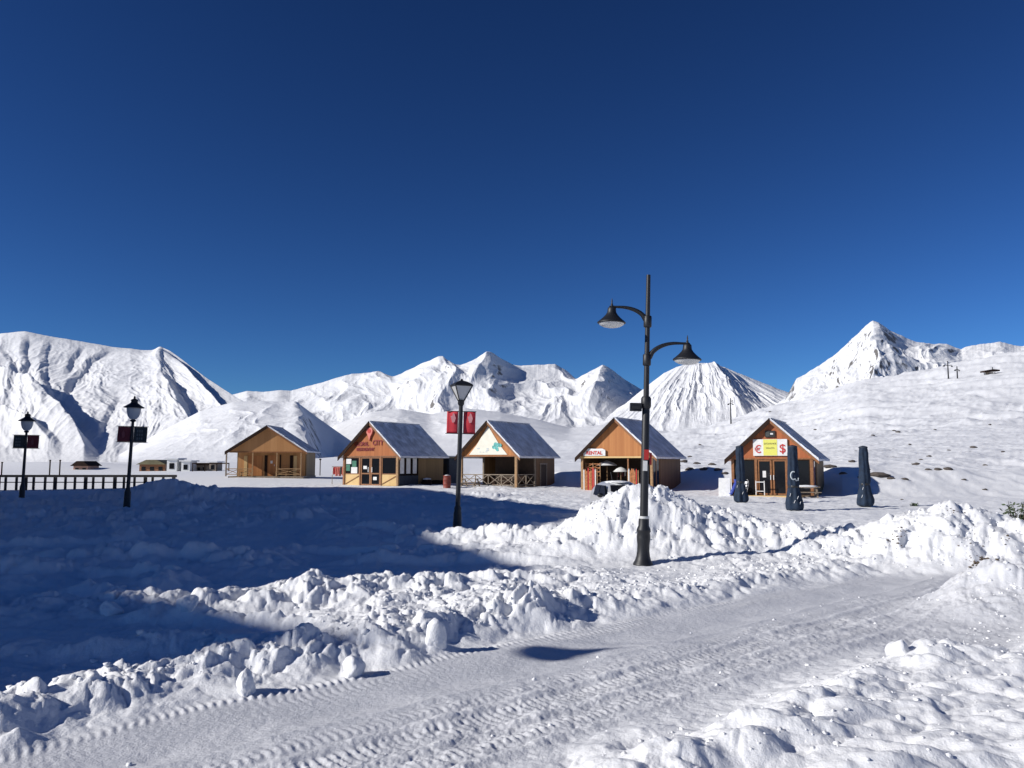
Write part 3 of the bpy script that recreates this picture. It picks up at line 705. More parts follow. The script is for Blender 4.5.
for y in (.28, 1.08, 1.9): MB().box(W-.05, y, 1.0, W-.035, y+.5, 2.2).build('poster', M['paper'], fr)
MB().box(0, .1, .07, .1, L-.1, E_-.13).build('side_wall', M['side_olive'], t)
text_mesh('lettering', 'GLOBAL', .44, M['dark_red'], t, (1.85, -.03, 3.3), bold=.016, sx=.88)
text_mesh('lettering', 'CITY', .54, M['dark_red'], t, (3.5, -.03, 3.38), bold=.018, sx=.9)
text_mesh('lettering', 'RESTAURANT', .34, M['dark_red'], t, (2.25, -.03, 2.88), bold=.012, sx=.86)
# the long red emblem under the ridge
b = MB(); pts = [(0, 0), (.10, .45), (.26, .80), (.33, 1.05), (.27, 1.28), (.10, 1.42), (-.10, 1.42), (-.27, 1.28), (-.33, 1.05), (-.26, .80), (-.10, .45)]
b.prism([(2.72+x*1.0, 3.56+z*.74) for x, z in pts], -.16, -.003); e = b.build('emblem', M['pink'], t)
b = MB(); b.prism([(2.72+.17*math.cos(a*math.pi/6), 4.32+.17*math.sin(a*math.pi/6)) for a in range(12)], -.175, -.162); b.build('emblem_disc', M['red_paint'], e)

# --- cabin 3: open pavilion with a pale pointed banner
W, L, E_, Rg = 5.15, 6.0, 2.55, 5.0
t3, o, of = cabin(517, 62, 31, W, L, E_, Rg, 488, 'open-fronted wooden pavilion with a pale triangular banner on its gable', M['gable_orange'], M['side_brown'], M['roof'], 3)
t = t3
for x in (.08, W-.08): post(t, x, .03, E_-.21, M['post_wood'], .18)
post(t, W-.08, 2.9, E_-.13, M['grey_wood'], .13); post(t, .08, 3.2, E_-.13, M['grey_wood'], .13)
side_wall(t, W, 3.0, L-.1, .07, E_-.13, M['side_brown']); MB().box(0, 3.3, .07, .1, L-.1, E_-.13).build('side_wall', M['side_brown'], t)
MB().box(1.4, 2.9, .07, W-.12, 3.0, E_-.13).build('inner_wall', M['inner'], t)
MB().box(1.5, 2.2, .07, W-.6, 2.5, 1.05).build('counter', M['dark_wood'], t)
xrail(t, .2, W-.2, .03, .2, .98, M['grey_wood'], True, 4); xrail(t, .2, 2.8, W-.08, .2, .98, M['grey_wood'], True, 2, axis='y')
b = MB(); cx = W/2; b.prism([(cx-1.75, 2.50), (cx+1.75, 2.50), (cx+1.05, 3.25), (cx, 4.72), (cx-1.05, 3.25)], -.05, -.004); bn = b.build('banner', M['cream'], t)
b = MB(); r_ = random.Random(5)
for i in range(8):
    x = cx+.55+r_.random()*.55; z = 2.85+r_.random()*.5; rr = .10+.10*r_.random(); b = MB(); b.prism([(x+rr*math.cos(a), z+rr*.8*math.sin(a)) for a in [k*math.pi/4 for k in range(8)]], -.062-.001*i, -.052); b.build('banner_print', M['teal'], bn)
b = MB()
for i in range(7):
    x = cx-1.1+r_.random()*1.1; z = 2.66+r_.random()*.35; rr = .05+.06*r_.random(); b = MB(); b.prism([(x+rr*1.6*math.cos(a), z+rr*.6*math.sin(a)) for a in [k*math.pi/4 for k in range(8)]], -.062-.001*i, -.052); b.build('banner_print', M['pale_mark'], bn)
b = MB(); b.box(W-.02, 3.55, .07, W+.05, 3.65, 1.75); b.box(W-.02, 4.55, .07, W+.05, 4.65, 1.75); b.box(W-.02, 3.5, 1.75, W+.06, 4.7, 1.86); fr = b.build('door_frame', M['grey_wood'], t)
MB().box(W+.003, 3.65, .07, W+.02, 4.55, 1.75).build('door', M['inner'], t)
def picnic_table(t, loc, label, m, rz=0, snow=True):
    e = empty('picnic_table', (0, 0, 0), 0, label, 'table')
    b = MB()
    for i in range(4): b.box(-.75, -.32+i*.165, .70, .75, -.32+i*.165+.15, .74)
    b.build('table_top', m, e)
    for y in (-.62, .48): MB().box(-.75, y, .40, .75, y+.2, .44).build('bench_seat', m, e)
    for x in (-.55, .55):
        b = MB(); b.bar((x, -.55, 0), (x, -.12, .70), .08); b.bar((x, .55, 0), (x, .12, .70), .08); b.bar((x, -.55, .36), (x, .6, .36), .08); b.build('trestle', m, e)
    if snow:
        b = MB(); b.blob((0, 0, .75), (.70, .30, .09), 3, 2, .2); q = b.build('snow_cap', M['snow'], e)
    place(e, t, loc, rz); return e
picnic_table(t3, (1.6, -1.0, -.05), 'grey wooden picnic table standing outside the railing of the open pavilion', M['grey_wood'], .1, False)
picnic_table(t3, (3.4, 1.3, .07), 'wooden table set inside the open pavilion, behind its railing', M['grey_wood'], .2, False)

# --- cabin 4: rental cabin hung with gear
W, L, E_, Rg = 5.4, 6.3, 2.55, 5.05
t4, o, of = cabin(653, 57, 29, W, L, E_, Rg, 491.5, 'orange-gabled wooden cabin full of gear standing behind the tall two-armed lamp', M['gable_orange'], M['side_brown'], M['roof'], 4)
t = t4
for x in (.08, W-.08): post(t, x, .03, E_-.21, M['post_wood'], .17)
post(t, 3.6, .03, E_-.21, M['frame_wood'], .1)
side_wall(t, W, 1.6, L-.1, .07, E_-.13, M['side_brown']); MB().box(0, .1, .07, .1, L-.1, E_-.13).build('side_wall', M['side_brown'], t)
MB().box(.1, 2.9, .07, W-.1, 3.0, E_-.13).build('inner_wall', M['inner'], t)
fr = MB(); fr.box(W-.08, .12, .07, W-.02, .2, E_-.13); fr.box(W-.08, 1.5, .07, W-.02, 1.58, E_-.13); fr.box(W-.08, .8, .07, W-.02, .88, E_-.13); fr = fr.build('window', M['frame_wood'], t); MB().box(W-.06, .2, .09, W-.045, 1.5, E_-.135).build('pane', M['dark_glass'], fr)
MB().box(-.05, -.1, E_-.24, W+.05, -.045, E_-.12).build('white_trim_board', M['panel_pale'], t)
sg = MB().box(.25, -.16, E_-.08, 1.95, -.11, E_+.33).build('sign', M['paper'], t)
text_mesh('lettering', 'RENTAL', .34, M['red_paint'], sg, (1.1, -.17, E_+.12), bold=.012, depth=.012)
b = MB(); b.prism([(.25, E_+.33), (.6, E_+.45), (1.2, E_+.42), (1.7, E_+.44), (1.95, E_+.33)], -.17, -.10); b.build('snow_on_sign', M['snow'], sg)
# racks of upright orange slats (skis and sledges)
def gear_rack(t, loc, label, n, rz=0, cols=('rack_orange', 'rack_orange', 'paper', 'dark_wood', 'red_paint')):
    e = empty('ski_rack', (0, 0, 0), 0, label, 'ski rack'); r_ = random.Random(n*7)
    b = MB(); wd = n*.11
    for z in (.35, 1.2): b.bar((-.05, .12, z), (wd+.05, .12, z), .05)
    for x in (-.05, wd+.05): b.bar((x, .12, 0), (x, .12, 1.5), .06); b.bar((x, -.15, .03), (x, .4, .03), .06)
    b.build('frame', M['post_wood'], e)
    for i in range(n):
        h = 1.45+.3*r_.random(); x = .05+i*.11; b = MB(); b.prism([(x-.035, 0.02), (x+.035, .02), (x+.035, h-.1), (x, h), (x-.035, h-.1)], .02+.03*r_.random(), .075)
        b.build('ski', M[cols[r_.randrange(len(cols))]], e)
    place(e, t, loc, rz); return e
gear_rack(t4, (.3, -.35, -.05), 'rack of orange and pale skis at the left front post of the gear cabin', 9)
gear_rack(t4, (3.7, -.3, -.05), 'short rack of skis at the right of the gear cabin front, beside the lamp pole', 6)
def lattice(t, loc, label):
    e = empty('lattice_shelf', (0, 0, 0), 0, label, 'shelf')
    b = MB()
    for x in (0, .55, 1.1): b.bar((x, 0, 0), (x, 0, 1.9), .05)
    b.build('upright', M['post_wood'], e)
    b = MB()
    for i in range(7): b.bar((-.03, 0.03, .2+i*.27), (1.13, .03, .2+i*.27), .045)
    for i in range(6):
        for k in range(2): b.bar((k*.55, -.02, .2+i*.27), (k*.55+.55, -.02, .47+i*.27), .03)
    b.build('slats', M['rack_orange'], e)
    place(e, t, loc, 0)
lattice(t4, (.25, .3, .07), 'tall lattice shelf of orange slats just inside the left of the gear cabin')
def open_parasol(t, loc, label, r, h, m):
    e = empty('small_parasol', (0, 0, 0), 0, label, 'parasol')
    MB().tube([(0, 0, 0), (0, 0, h)], .025, 8).build('pole', M['post_wood'], e)
    MB().lathe([(r, h-.32), (r*.6, h-.12), (.03, h+.02), (.02, h+.01), (r*.58, h-.15), (r*.98, h-.34)], n=12).build('canopy', m, e)
    place(e, t, loc, 0)
open_parasol(t4, (1.6, 1.0, .07), 'white open parasol with a snowy top inside the gear cabin, left of centre', .75, 2.05, M['trim'])
open_parasol(t4, (2.7, .9, .07), 'lower white parasol beside the larger one inside the gear cabin', .55, 1.6, M['paper'])
def goods(t, loc, label, cat, name, mats, seed, w=1.0, h=1.1, n=8):
    e = empty(name, (0, 0, 0), 0, label, cat); r_ = random.Random(seed)
    b = MB(); b.bar((0, 0, h), (w, 0, h), .04); b.bar((0, 0, 0), (0, 0, h), .04); b.bar((w, 0, 0), (w, 0, h), .04); b.bar((0, -.25, .03), (0, .25, .03), .05); b.bar((w, -.25, .03), (w, .25, .03), .05); b.build('rail', M['grey_wood'], e)
    for i in range(n):
        x = .08+(w-.16)*i/(n-1); l_ = .55+.25*r_.random(); b = MB(); b.prism([(-.22, h-l_), (.22, h-l_), (.17, h-.14), (.05, h-.03), (-.05, h-.03), (-.17, h-.14)], x-.03, x+.03, 'x')
        b.build('jacket', M[mats[r_.randrange(len(mats))]], e)
    place(e, t, loc, .35); return e
goods(t4, (2.1, 1.7, .07), 'rail of hanging ski clothes inside the gear cabin', 'clothes rail', 'clothes_rail', ('darkened_red_fab', 'grey_fab', 'paper', 'black'), 4, 1.3, 1.5)
goods(t2, (-1.25, .1, -.1), 'rail of red, pink and dark jackets outside the left corner of the lettered shop', 'clothes rail', 'clothes_rail', ('pink', 'red_paint', 'paper', 'pink', 'grey_fab'), 9, 1.0, 1.65, 7)

# --- cabin 5: exchange cabin
W, L, E_, Rg = 4.85, 6.0, 2.45, 4.66
t5, o, of = cabin(814, 49.7, 26.5, W, L, E_, Rg, 497, 'reddish wooden cabin with a white and yellow money sign on its gable', M['gable_red'], M['side_olive'], M['roof'], 5)
t = t5
for x in (.08, W-.08): post(t, x, .03, E_-.21, M['frame_wood'], .17)
MB().box(0, .1, .07, .1, L-.1, E_-.13).build('side_wall', M['gable_red'], t); side_wall(t, W, 1.9, L-.1, .07, E_-.13, M['side_olive'])
side_wall(t, W, .1, .6, .07, E_-.13, M['gable_red'])
fr = MB(); fr.box(W-.08, .6, .07, W-.02, .68, E_-.13); fr.box(W-.08, 1.82, .07, W-.02, 1.9, E_-.13); fr = fr.build('window', M['frame_wood'], t); MB().box(W-.06, .68, .08, W-.045, 1.82, E_-.135).build('pane', M['dark_glass'], fr)
glazing(t, .17, 1.42, .05, .08, E_-.21, 'window', M['dark_wood'], fw=.06); glazing(t, 3.5, W-.17, .05, .08, E_-.21, 'window', M['dark_wood'], fw=.06)
for x in (1.5, 3.42): post(t, x, .03, E_-.21, M['frame_wood'], .15)
for x0, x1 in ((1.59, 2.44), (2.5, 3.33)):
    d_ = glazing(t, x0, x1, .05, .08, E_-.21, 'door', M['frame_wood'], fw=.10)
    MB().box(x1-.09 if x0 < 2 else x0+.03, -.04, 1.0, x1-.05 if x0 < 2 else x0+.07, .005, 1.3).build('handle', M['trim'], d_)
    if x0 < 2: MB().box(x0+.3, .02, 1.15, x0+.5, .036, 1.55).build('notice', M['paper'], d_)
sg = MB().box(1.38, -.12, 2.48, 3.42, -.06, 3.50).build('sign', M['paper'], t)
MB().box(2.0, -.132, 2.50, 2.82, -.122, 3.48).build('sign_panel', M['yellow'], sg)
text_mesh('lettering', '€', .66, M['red_paint'], sg, (1.68, -.135, 2.86), bold=.006, depth=.012); text_mesh('lettering', '$', .74, M['red_paint'], sg, (3.14, -.135, 2.90), bold=.006, depth=.012)
text_mesh('lettering', 'EXCHANGE', .14, M['olive'], sg, (2.41, -.138, 3.22), depth=.010); text_mesh('lettering', 'VALUTA', .14, M['olive'], sg, (2.41, -.138, 2.95), depth=.010)
sg = MB().box(2.12, -.09, 3.62, 2.72, -.03, 4.02).build('sign', M['sign_dark'], t); MB().box(2.17, -.1, 3.68, 2.38, -.092, 3.95).build('sign_panel', M['grey_fab'], sg); MB().box(2.43, -.1, 3.78, 2.60, -.092, 3.88).build('sign_panel', M['paper'], sg)
MB().box(.9, -1.1, -.3, 4.3, -.1, .06).build('deck', M['panel_pale'], t)
b = MB(); b.box(1.55, -.3, .07, 1.6, -.25, .95); b.box(2.05, -.3, .07, 2.1, -.25, .95); b.box(1.55, -.3, .85, 2.1, -.25, .9); b.box(1.55, -.3, .3, 2.1, -.25, .34); q = b.build('rail_stand', M['trim']); place(q, t5, (0, -.35, 0)); tag(q, 'small pale metal stand before the left glass door of the money-sign cabin', 'stand')
picnic_table(t5, (4.55, -1.1, -.1), 'snow-topped wooden table at the right front corner of the money-sign cabin', M['grey_wood'], .3)
# white board and blue sledge left of cabin 5
e = empty('sandwich_board', (0, 0, 0), 0, 'white sandwich board at the left front corner of the money-sign cabin', 'sign board')
for s_ in (-1, 1):
    b = MB(); b.add([(-.35, s_*.28, 0), (.35, s_*.28, 0), (.35, s_*.02, 1.15), (-.35, s_*.02, 1.15), (-.35, s_*.31, 0), (.35, s_*.31, 0), (.35, s_*.05, 1.15), (-.35, s_*.05, 1.15)], [(0, 1, 2, 3), (7, 6, 5, 4), (0, 4, 5, 1), (1, 5, 6, 2), (2, 6, 7, 3), (3, 7, 4, 0)]); b.build('board', M['paper'], e)
place(e, t5, (-.35, -.5, -.05), .1)
def sledge(t, loc, rz, label, m):
    e = empty('sledge', (0, 0, 0), 0, label, 'sledge')
    b = MB(); b.prism([(-.5, .10), (-.42, .06), (.35, .06), (.5, .2), (.47, .26), (.33, .14), (-.38, .14), (-.47, .2)], -.24, .24); b.build('tub', m, e)
    for y in (-.2, .2): b = MB(); b.box(-.4, y-.03, 0, .4, y+.03, .058); b.build('runner', M['dark_wood'], e)
    place(e, t, loc, rz); e.rotation_euler = (0, -1.15, e.rotation_euler.z); return e
sledge(t5, (.35, -.75, .5), .4, 'blue plastic sledge propped up left of the money-sign cabin door', M['blue_plastic'])
e = empty('wooden_sledge', (0, 0, 0), 0, 'pale sledge leaning beside the blue one at the money-sign cabin', 'sledge')
b = MB()
for i in range(4): b.box(-.4+i*.22, -.2, .2, -.25+i*.22, .2, .22)
b.build('slats', M['trim'], e)
for y in (-.17, .17): b = MB(); b.tube([(-.5, y, .03), (.35, y, .02), (.5, y, .12), (.52, y, .25)], .018, 8); b.bar((-.3, y, .03), (-.3, y, .2), .03); b.bar((.2, y, .03), (.2, y, .2), .03); b.build('runner', M['trim'], e)
place(e, t5, (.95, -.7, .45), 1.2); e.rotation_euler = (0, -1.2, e.rotation_euler.z)

# things between and beside cabins 2 and 3
def ground_pt(px, py, y0=20, y1=1500): return hit(px, py, y0, y1)
p = ground_pt(447, 488, 40, 90)
e = empty('barrel', (p.x, p.y, p.z-.03), 0, 'rusty red metal barrel between the lettered shop and the open pavilion', 'barrel')
MB().lathe([(.27, 0), (.29, .04), (.27, .06), (.285, .3), (.30, .33), (.285, .36), (.285, .62), (.30, .65), (.285, .68), (.27, .9), (.29, .94), (.26, .95), (.25, .92)], n=20).build('drum', M['barrel'], e)
MB().blob((0, 0, .93), (.24, .24, .07), 2, 2, .2).build('snow_cap', M['snow'], e)
p = at(447, 487, 70)
e = empty('kiosk', (p.x, 70, height(p.x, 70)-.05), -.5, 'small dark blue kiosk with a snow-dusted flat roof behind the rusty barrel', 'kiosk')
MB().box(-.6, -.6, 0, .6, .6, 2.15).build('body', M['kiosk'], e); MB().box(-.8, -.85, 2.15, .8, .75, 2.27).build('roof', M['olive'], e); MB().box(-.6, -.8, 2.272, .7, .7, 2.35).build('snow_cap', M['snow'], e)
MB().box(-.35, -.63, .9, .35, -.602, 1.7).build('hatch', M['sign_dark'], e)
b = MB(); b.lathe([(.38, 0), (.42, .25), (.36, .5), (.2, .56)], n=14); q = tag(b.build('planter', M['dark_wood']), 'dark round tub with snow on it against the side wall of the lettered shop', 'tub'); MB().blob((0, 0, .55), (.34, .34, .1), 5, 2, .2).build('snow_cap', M['snow'], q); place(q, t2, (5.95, 3.1, 0))
b = MB(); b.box(0, 0, 0, .8, .5, .45); b.box(.05, .05, .45, .75, .45, .5); q = tag(b.build('storage_box', M['dark_wood']), 'low dark box at the foot of the lettered shop side wall', 'box'); place(q, t2, (5.7, 4.1, -.05))
# ================================================================ hotel beyond the left edge (unseen; wings shaped to throw the long yard shadow)
HH = 20.0
def shadow_to_roof(x, y): 
    k = HH/math.tan(R(SUN_EL)); return (x-k*math.cos(R(SUN_AZ)), y-k*math.sin(R(SUN_AZ)))
tips = [(-55, 64), (-26, 63.5), (-6.4, 61), (3.9, 34), (-1.6, 21.2), (.9, 15.5), (-5.2, 12.4), (-.9, 9.2), (-4.6, 7.3), (-10, 4.0)]
foot = [shadow_to_roof(*p) for p in tips]; foot = foot+[(-95, foot[-1][1]-3), (-95, foot[0][1])]
foot = foot[::-1]
t = empty('hotel', (-60, 10, 0), 0, 'large grey flat-roofed hotel block with shadow-fitted wings, beyond the left edge of the yard', 'hotel')
lf = [(x+60, y-10) for x, y in foot]
MB().prism(lf, -1, HH-.4, 'z').build('wall', M['wall_grey'], t)
cxm = sum(p[0] for p in lf)/len(lf); cym = sum(p[1] for p in lf)/len(lf)
MB().prism(lf, HH-.398, HH, 'z').build('roof', M['roof'], t)
nw = 0
for i in range(len(lf)):
    a = Vector((*lf[i], 0)); b_ = Vector((*lf[(i+1) % len(lf)], 0)); d = (b_-a); ln = d.length
    if ln < 3 or nw > 90: continue
    d.normalize(); nrm = Vector((d.y, -d.x, 0)); 
    for fl in range(5):
        k = int(ln/3.4)
        for j in range(k):
            if nw >= 96: break
            c = a+d*(ln*(j+.5)/k)+nrm*.02; z = 1.2+fl*3.7; w = Vector((0, 0, 1))
            vs = [c-d*.7+w*z, c+d*.7+w*z, c+d*.7+w*(z+1.7), c-d*.7+w*(z+1.7)]
            m_ = MB(); m_.add([v-nrm*.1 for v in vs]+[v+nrm*.03 for v in vs], [(0, 1, 2, 3), (7, 6, 5, 4), (0, 4, 5, 1), (1, 5, 6, 2), (2, 6, 7, 3), (3, 7, 4, 0)]); m_.build('window', M['dark_glass'], t); nw += 1
# ================================================================ street lamps
def pole_frame(pxb, pyb, pxt, pyt, Y, label, group=None):
    """an Empty at the foot of a pole, tilted so its axis passes through the top pixel; returns it, its height and metres per pixel"""
    b = at(pxb, pyb, Y); tp = at(pxt, pyt, Y)
    e = empty('street_lamp', b, 0, label, 'street lamp', group)
    d = tp-b; e.rotation_euler = (0, math.atan2(d.x, d.z), 0)
    return e, d.length, Y/F
def bell(parent, c, s, name='lamp_head'):
    h = MB(); h.lathe([(.285, -.345), (.300, -.33), (.285, -.31), (.235, -.27), (.175, -.215), (.125, -.16), (.095, -.11), (.09, -.06), (.085, -.02), (.06, .0), (.035, .01), (.03, .04)], (c[0], c[1], c[2]), 28)
    hd = h.build(name, M['black'], parent)
    MB().lathe([(.265, -.343), (.245, -.375), (.18, -.41), (.09, -.43), (.01, -.435)], c, 24).build('glass', M['frost'], hd)
    MB().lathe([(.012, .03), (.028, .06), (.012, .09), (.016, .12), (.004, .19)], c, 10).build('finial', M['black'], hd)
    return hd
t, H, s = pole_frame(643, 565.5, 648.5, 275, 16.9, 'tall black street lamp with two curved arms and bell heads before the big heap')
z = lambda py: (565.5-py)*s*H/((565.5-275)*s)      # height on the pole of an image row
MB().lathe([(.22, -.25), (.205, .02), (.195, .05), (.165, .10), (.14, .18), (.125, .30), (.125, .42), (.135, .50), (.14, .58), (.13, .66), (.145, .69), (.14, .73), (.11, .80), (.105, .95), (.10, .98)], n=24).build('base', M['black'], t)
MB().lathe([(.105, z(520)), (.11, z(519)), (.105, z(517.5))], n=20).build('collar', M['frost'], t)
MB().tube([(0, 0, .9), (0, 0, z(405)), (0, 0, z(403))], [.085, .078, .064], 20).tube([(0, 0, z(403)), (0, 0, z(340)), (0, 0, H)], [.06, .052, .044], 20).build('pole', M['black'], t)
MB().lathe([(.085, z(411)), (.105, z(409)), (.105, z(401)), (.08, z(399))], n=20).build('pole_joint', M['black'], t)
for sx, za, zh, xh in ((-1, z(321), z(309), (610.5-647)*s), (1, z(360), z(344), (687-646.5)*s)):
    pts = []
    for i in range(15):
        q = i/14; pts.append((sx*.05+(xh-sx*.05)*q, 0, za+(zh-za)*(1-(1-min(1, q*1.35))**2)**.6))
    pts += [(xh+sx*.05, 0, zh-.01)]
    ar = MB().tube(pts, [.052-.026*min(1, i/12) for i in range(len(pts))], 12).build('arm', M['black'], t)
    MB().lathe([(.075, za-.16), (.085, za-.14), (.085, za+.06), (.07, za+.08)], n=18).build('clamp', M['black'], ar)
    bell(t, (xh, 0, zh-.01), s)
b = MB(); b.box(-.33, -.10, z(414), -.10, .06, z(406)); bx = b.build('control_box', M['black'], t); MB().box(-.30, -.13, z(412), -.14, -.102, z(409)).build('lens_plate', M['sign_dark'], bx)
b = MB(); b.box(-.2, -.03, z(409.5), .09, .03, z(408)); b.build('bracket', M['black'], t)
b = MB(); b.box(-.055, -.099, z(473), .035, -.090, z(463)); b.build('notice', M['paper'], t)
b = MB(); b.box(-.035, -.100, z(462), .060, -.092, z(452)); b.build('notice', M['red_paint'], t)
b = MB(); b.box(.09, -.06, z(467), .13, .02, z(455)); b.build('notice', M['red_paint'], t)

def flag(parent, x0, x1, z0, z1, m, seed):
    b = MB(); n = 10; r_ = random.Random(seed); v = []
    for j in range(n+1):
        for i in range(n+1):
            u = i/n; w = j/n; v.append((x0+(x1-x0)*u, .012*math.sin(u*5+seed)*(1+w)+.01*math.sin(w*6+seed), z0+(z1-z0)*w))
    v2 = [(p[0], p[1]+.006, p[2]) for p in v]; N = len(v)
    f = [(j*(n+1)+i, j*(n+1)+i+1, (j+1)*(n+1)+i+1, (j+1)*(n+1)+i) for j in range(n) for i in range(n)]
    f2 = [tuple(N+k for k in q[::-1]) for q in f]
    edge = [i for i in range(n+1)]+[j*(n+1)+n for j in range(1, n+1)]+[n*(n+1)+i for i in range(n-1, -1, -1)]+[j*(n+1) for j in range(n-1, 0, -1)]
    f3 = [(edge[k], edge[k-1], edge[k-1]+N, edge[k]+N) for k in range(len(edge))]
    b.add(v+v2, f+f2+f3, True)
    return b.build('banner', m, parent)
def rods(parent, x0, x1, z0, z1):
    for zz in (z0, z1): MB().tube([(x0, 0, zz), (x1, 0, zz)], .012, 8).build('banner_rod', M['black'], parent)
# centre lamp: inverted glass pyramid, two red banners
t, H, s = pole_frame(457, 531.5, 461, 404, 25.2, 'black street lamp with a square tapered glass head and two bright red banners')
z = lambda py: (531.5-py)/(531.5-404)*H
MB().lathe([(.17, -.2), (.165, .05), (.14, .10), (.12, .55), (.105, .62), (.11, .70), (.08, .78)], n=20).build('base', M['black'], t)
MB().tube([(0, 0, .7), (0, 0, H-.1), (0, 0, H+.02)], [.075, .065, .065], 18).build('pole', M['black'], t)
MB().lathe([(.07, H-.05), (.10, H), (.10, H+.08), (.12, H+.12)], n=18).build('neck', M['black'], t)
hd = MB().lathe([(.40, .55), (.41, .58), (.36, .62), (.20, .69), (.05, .73), (.03, .78)], (0, 0, H), 4, False, math.pi/4+.35).build('cap', M['black'], t)
MB().lathe([(.10, .12), (.36, .545)], (0, 0, H), 4, False, math.pi/4+.35).build('glass', M['frost'], t)
fr = MB()
for k in range(4):
    a = math.pi/4+.35+k*math.pi/2; fr.bar((.115*math.cos(a), .115*math.sin(a), H+.11), (.385*math.cos(a), .385*math.sin(a), H+.56), .025)
fr.build('glass_frame', M['black'], t)
rods(t, -.45, .48, z(434), z(411.5))
for (x0, x1, sd) in ((-.42, -.075, 1), (.09, .46, 2)):
    fl_ = flag(t, x0, x1, z(434)+.012, z(411.5)-.012, M['red_fab'], sd)
    cx = (x0+x1)/2+.02; b = MB(); zz = z(418)
    b.prism([(cx-.02, zz-.16), (cx+.05, zz-.14), (cx+.085, zz-.02), (cx+.04, zz+.11), (cx, zz+.15), (cx-.03, zz+.05), (cx-.075, zz+.04), (cx-.05, zz-.06)], -.05, -.04); b.build('banner_emblem', M['pink_mark'], fl_)
    for zc in (z(434), z(411.5)): pass
# the two classic lanterns on the left
def lantern(pxb, pyb, pxt, pyt, Y, label, mats, rowz, xs):
    t, H, s = pole_frame(pxb, pyb, pxt, pyt, Y, label)
    sc_ = H/(pyb-pyt)
    MB().lathe([(.19, -.2), (.18, .05), (.15, .10), (.14, .75), (.11, .85), (.09, .95)], n=18).build('base', M['black'], t)
    MB().tube([(0, 0, .9), (0, 0, H)], [.085, .06], 16).build('pole', M['black'], t)
    MB().lathe([(.06, H-.05), (.13, H), (.13, H+.04), (.06, H+.08)], n=18).build('neck', M['black'], t)
    g = MB().lathe([(.13, .08), (.24, .22), (.30, .42), (.31, .58), (.29, .62)], (0, 0, H), 20).build('glass', M['frost'], t)
    MB().lathe([(.05, .06), (.09, .12), (.09, .26), (.03, .32)], (0, -.0, H), 12).build('bulb_holder', M['black'], t)
    MB().lathe([(.44, .60), (.45, .63), (.30, .72), (.16, .82), (.13, .90), (.17, .93), (.12, .99), (.04, 1.03), (.05, 1.08), (.01, 1.16)], (0, 0, H), 24).build('cap', M['black'], t)
    z0, z1 = (pyb-rowz[1])*sc_, (pyb-rowz[0])*sc_
    rods(t, xs[0]*s-.06, xs[3]*s+.06, z0, z1)
    for k in (0, 1):
        f_ = flag(t, xs[2*k]*s, xs[2*k+1]*s, z0+.015, z1-.015, M[mats[k]], 3+k)
        cx = (xs[2*k]+xs[2*k+1])/2*s; zc = (z0+z1)/2; w = (xs[2*k+1]-xs[2*k])*s
        if mats[k] == 'grey_fab':
            for i in range(3):
                for j in range(3): MB().box(cx-w*.24+i*w*.17, -.055, zc-.24+j*.17, cx-w*.24+i*w*.17+w*.11, -.045, zc-.13+j*.17).build('banner_print', M['post_wood'] if False else M['pale_dim'], f_)
        else: MB().prism([(cx-.03, zc-.18), (cx+.07, zc-.12), (cx+.06, zc+.06), (cx, zc+.2), (cx-.08, zc+.02)], -.055, -.045).build('banner_emblem', M['red_dim'], f_)
    return t
M['pale_dim'] = mat('dim_grey_print', (.16, .17, .16), .7); M['red_dim'] = mat('dim_red_print', (.30, .08, .08), .7)  # prints toned down, shade on the left banners put into their colour
lantern(126.5, 509, 133, 421, 37.4, 'black lantern street lamp with a shade-darkened red banner left and a grey banner right', ('darkened_red_fab', 'grey_fab'), (426.5, 442.5), (-14.5, -1.6, 1.8, 15))
lantern(21.5, 500.5, 26.5, 432, 45.5, 'black lantern street lamp by the left edge, grey banner left and shade-darkened red banner right', ('grey_fab', 'darkened_red_fab'), (435, 448.5), (-12.5, -1.5, 1.5, 13))
# lamp on an added cable too thin to shade, behind the camera's left: only its shadow reaches the road
k = 6.4; ps = hit(568, 653, 5, 20)
lp = Vector((ps.x-k/math.tan(R(SUN_EL))*math.cos(R(SUN_AZ)), ps.y-k/math.tan(R(SUN_EL))*math.sin(R(SUN_AZ)), k+.22))
e = empty('hanging_lamp', lp, 0, 'black bell-shaped lamp hanging from an added cable behind the camera', 'lamp'); e.scale = (1.05, 1.05, 1.05)
bell(e, (0, 0, 0), 1)
b = MB(); pts = []
for i in range(25):
    q = i/24; pts.append((-24+q*48, -(q-.5)*4, 1.2*((2*q-1)**2)+.42))
MB().tube(pts, .008, 6).build('cable', M['gal'], e)
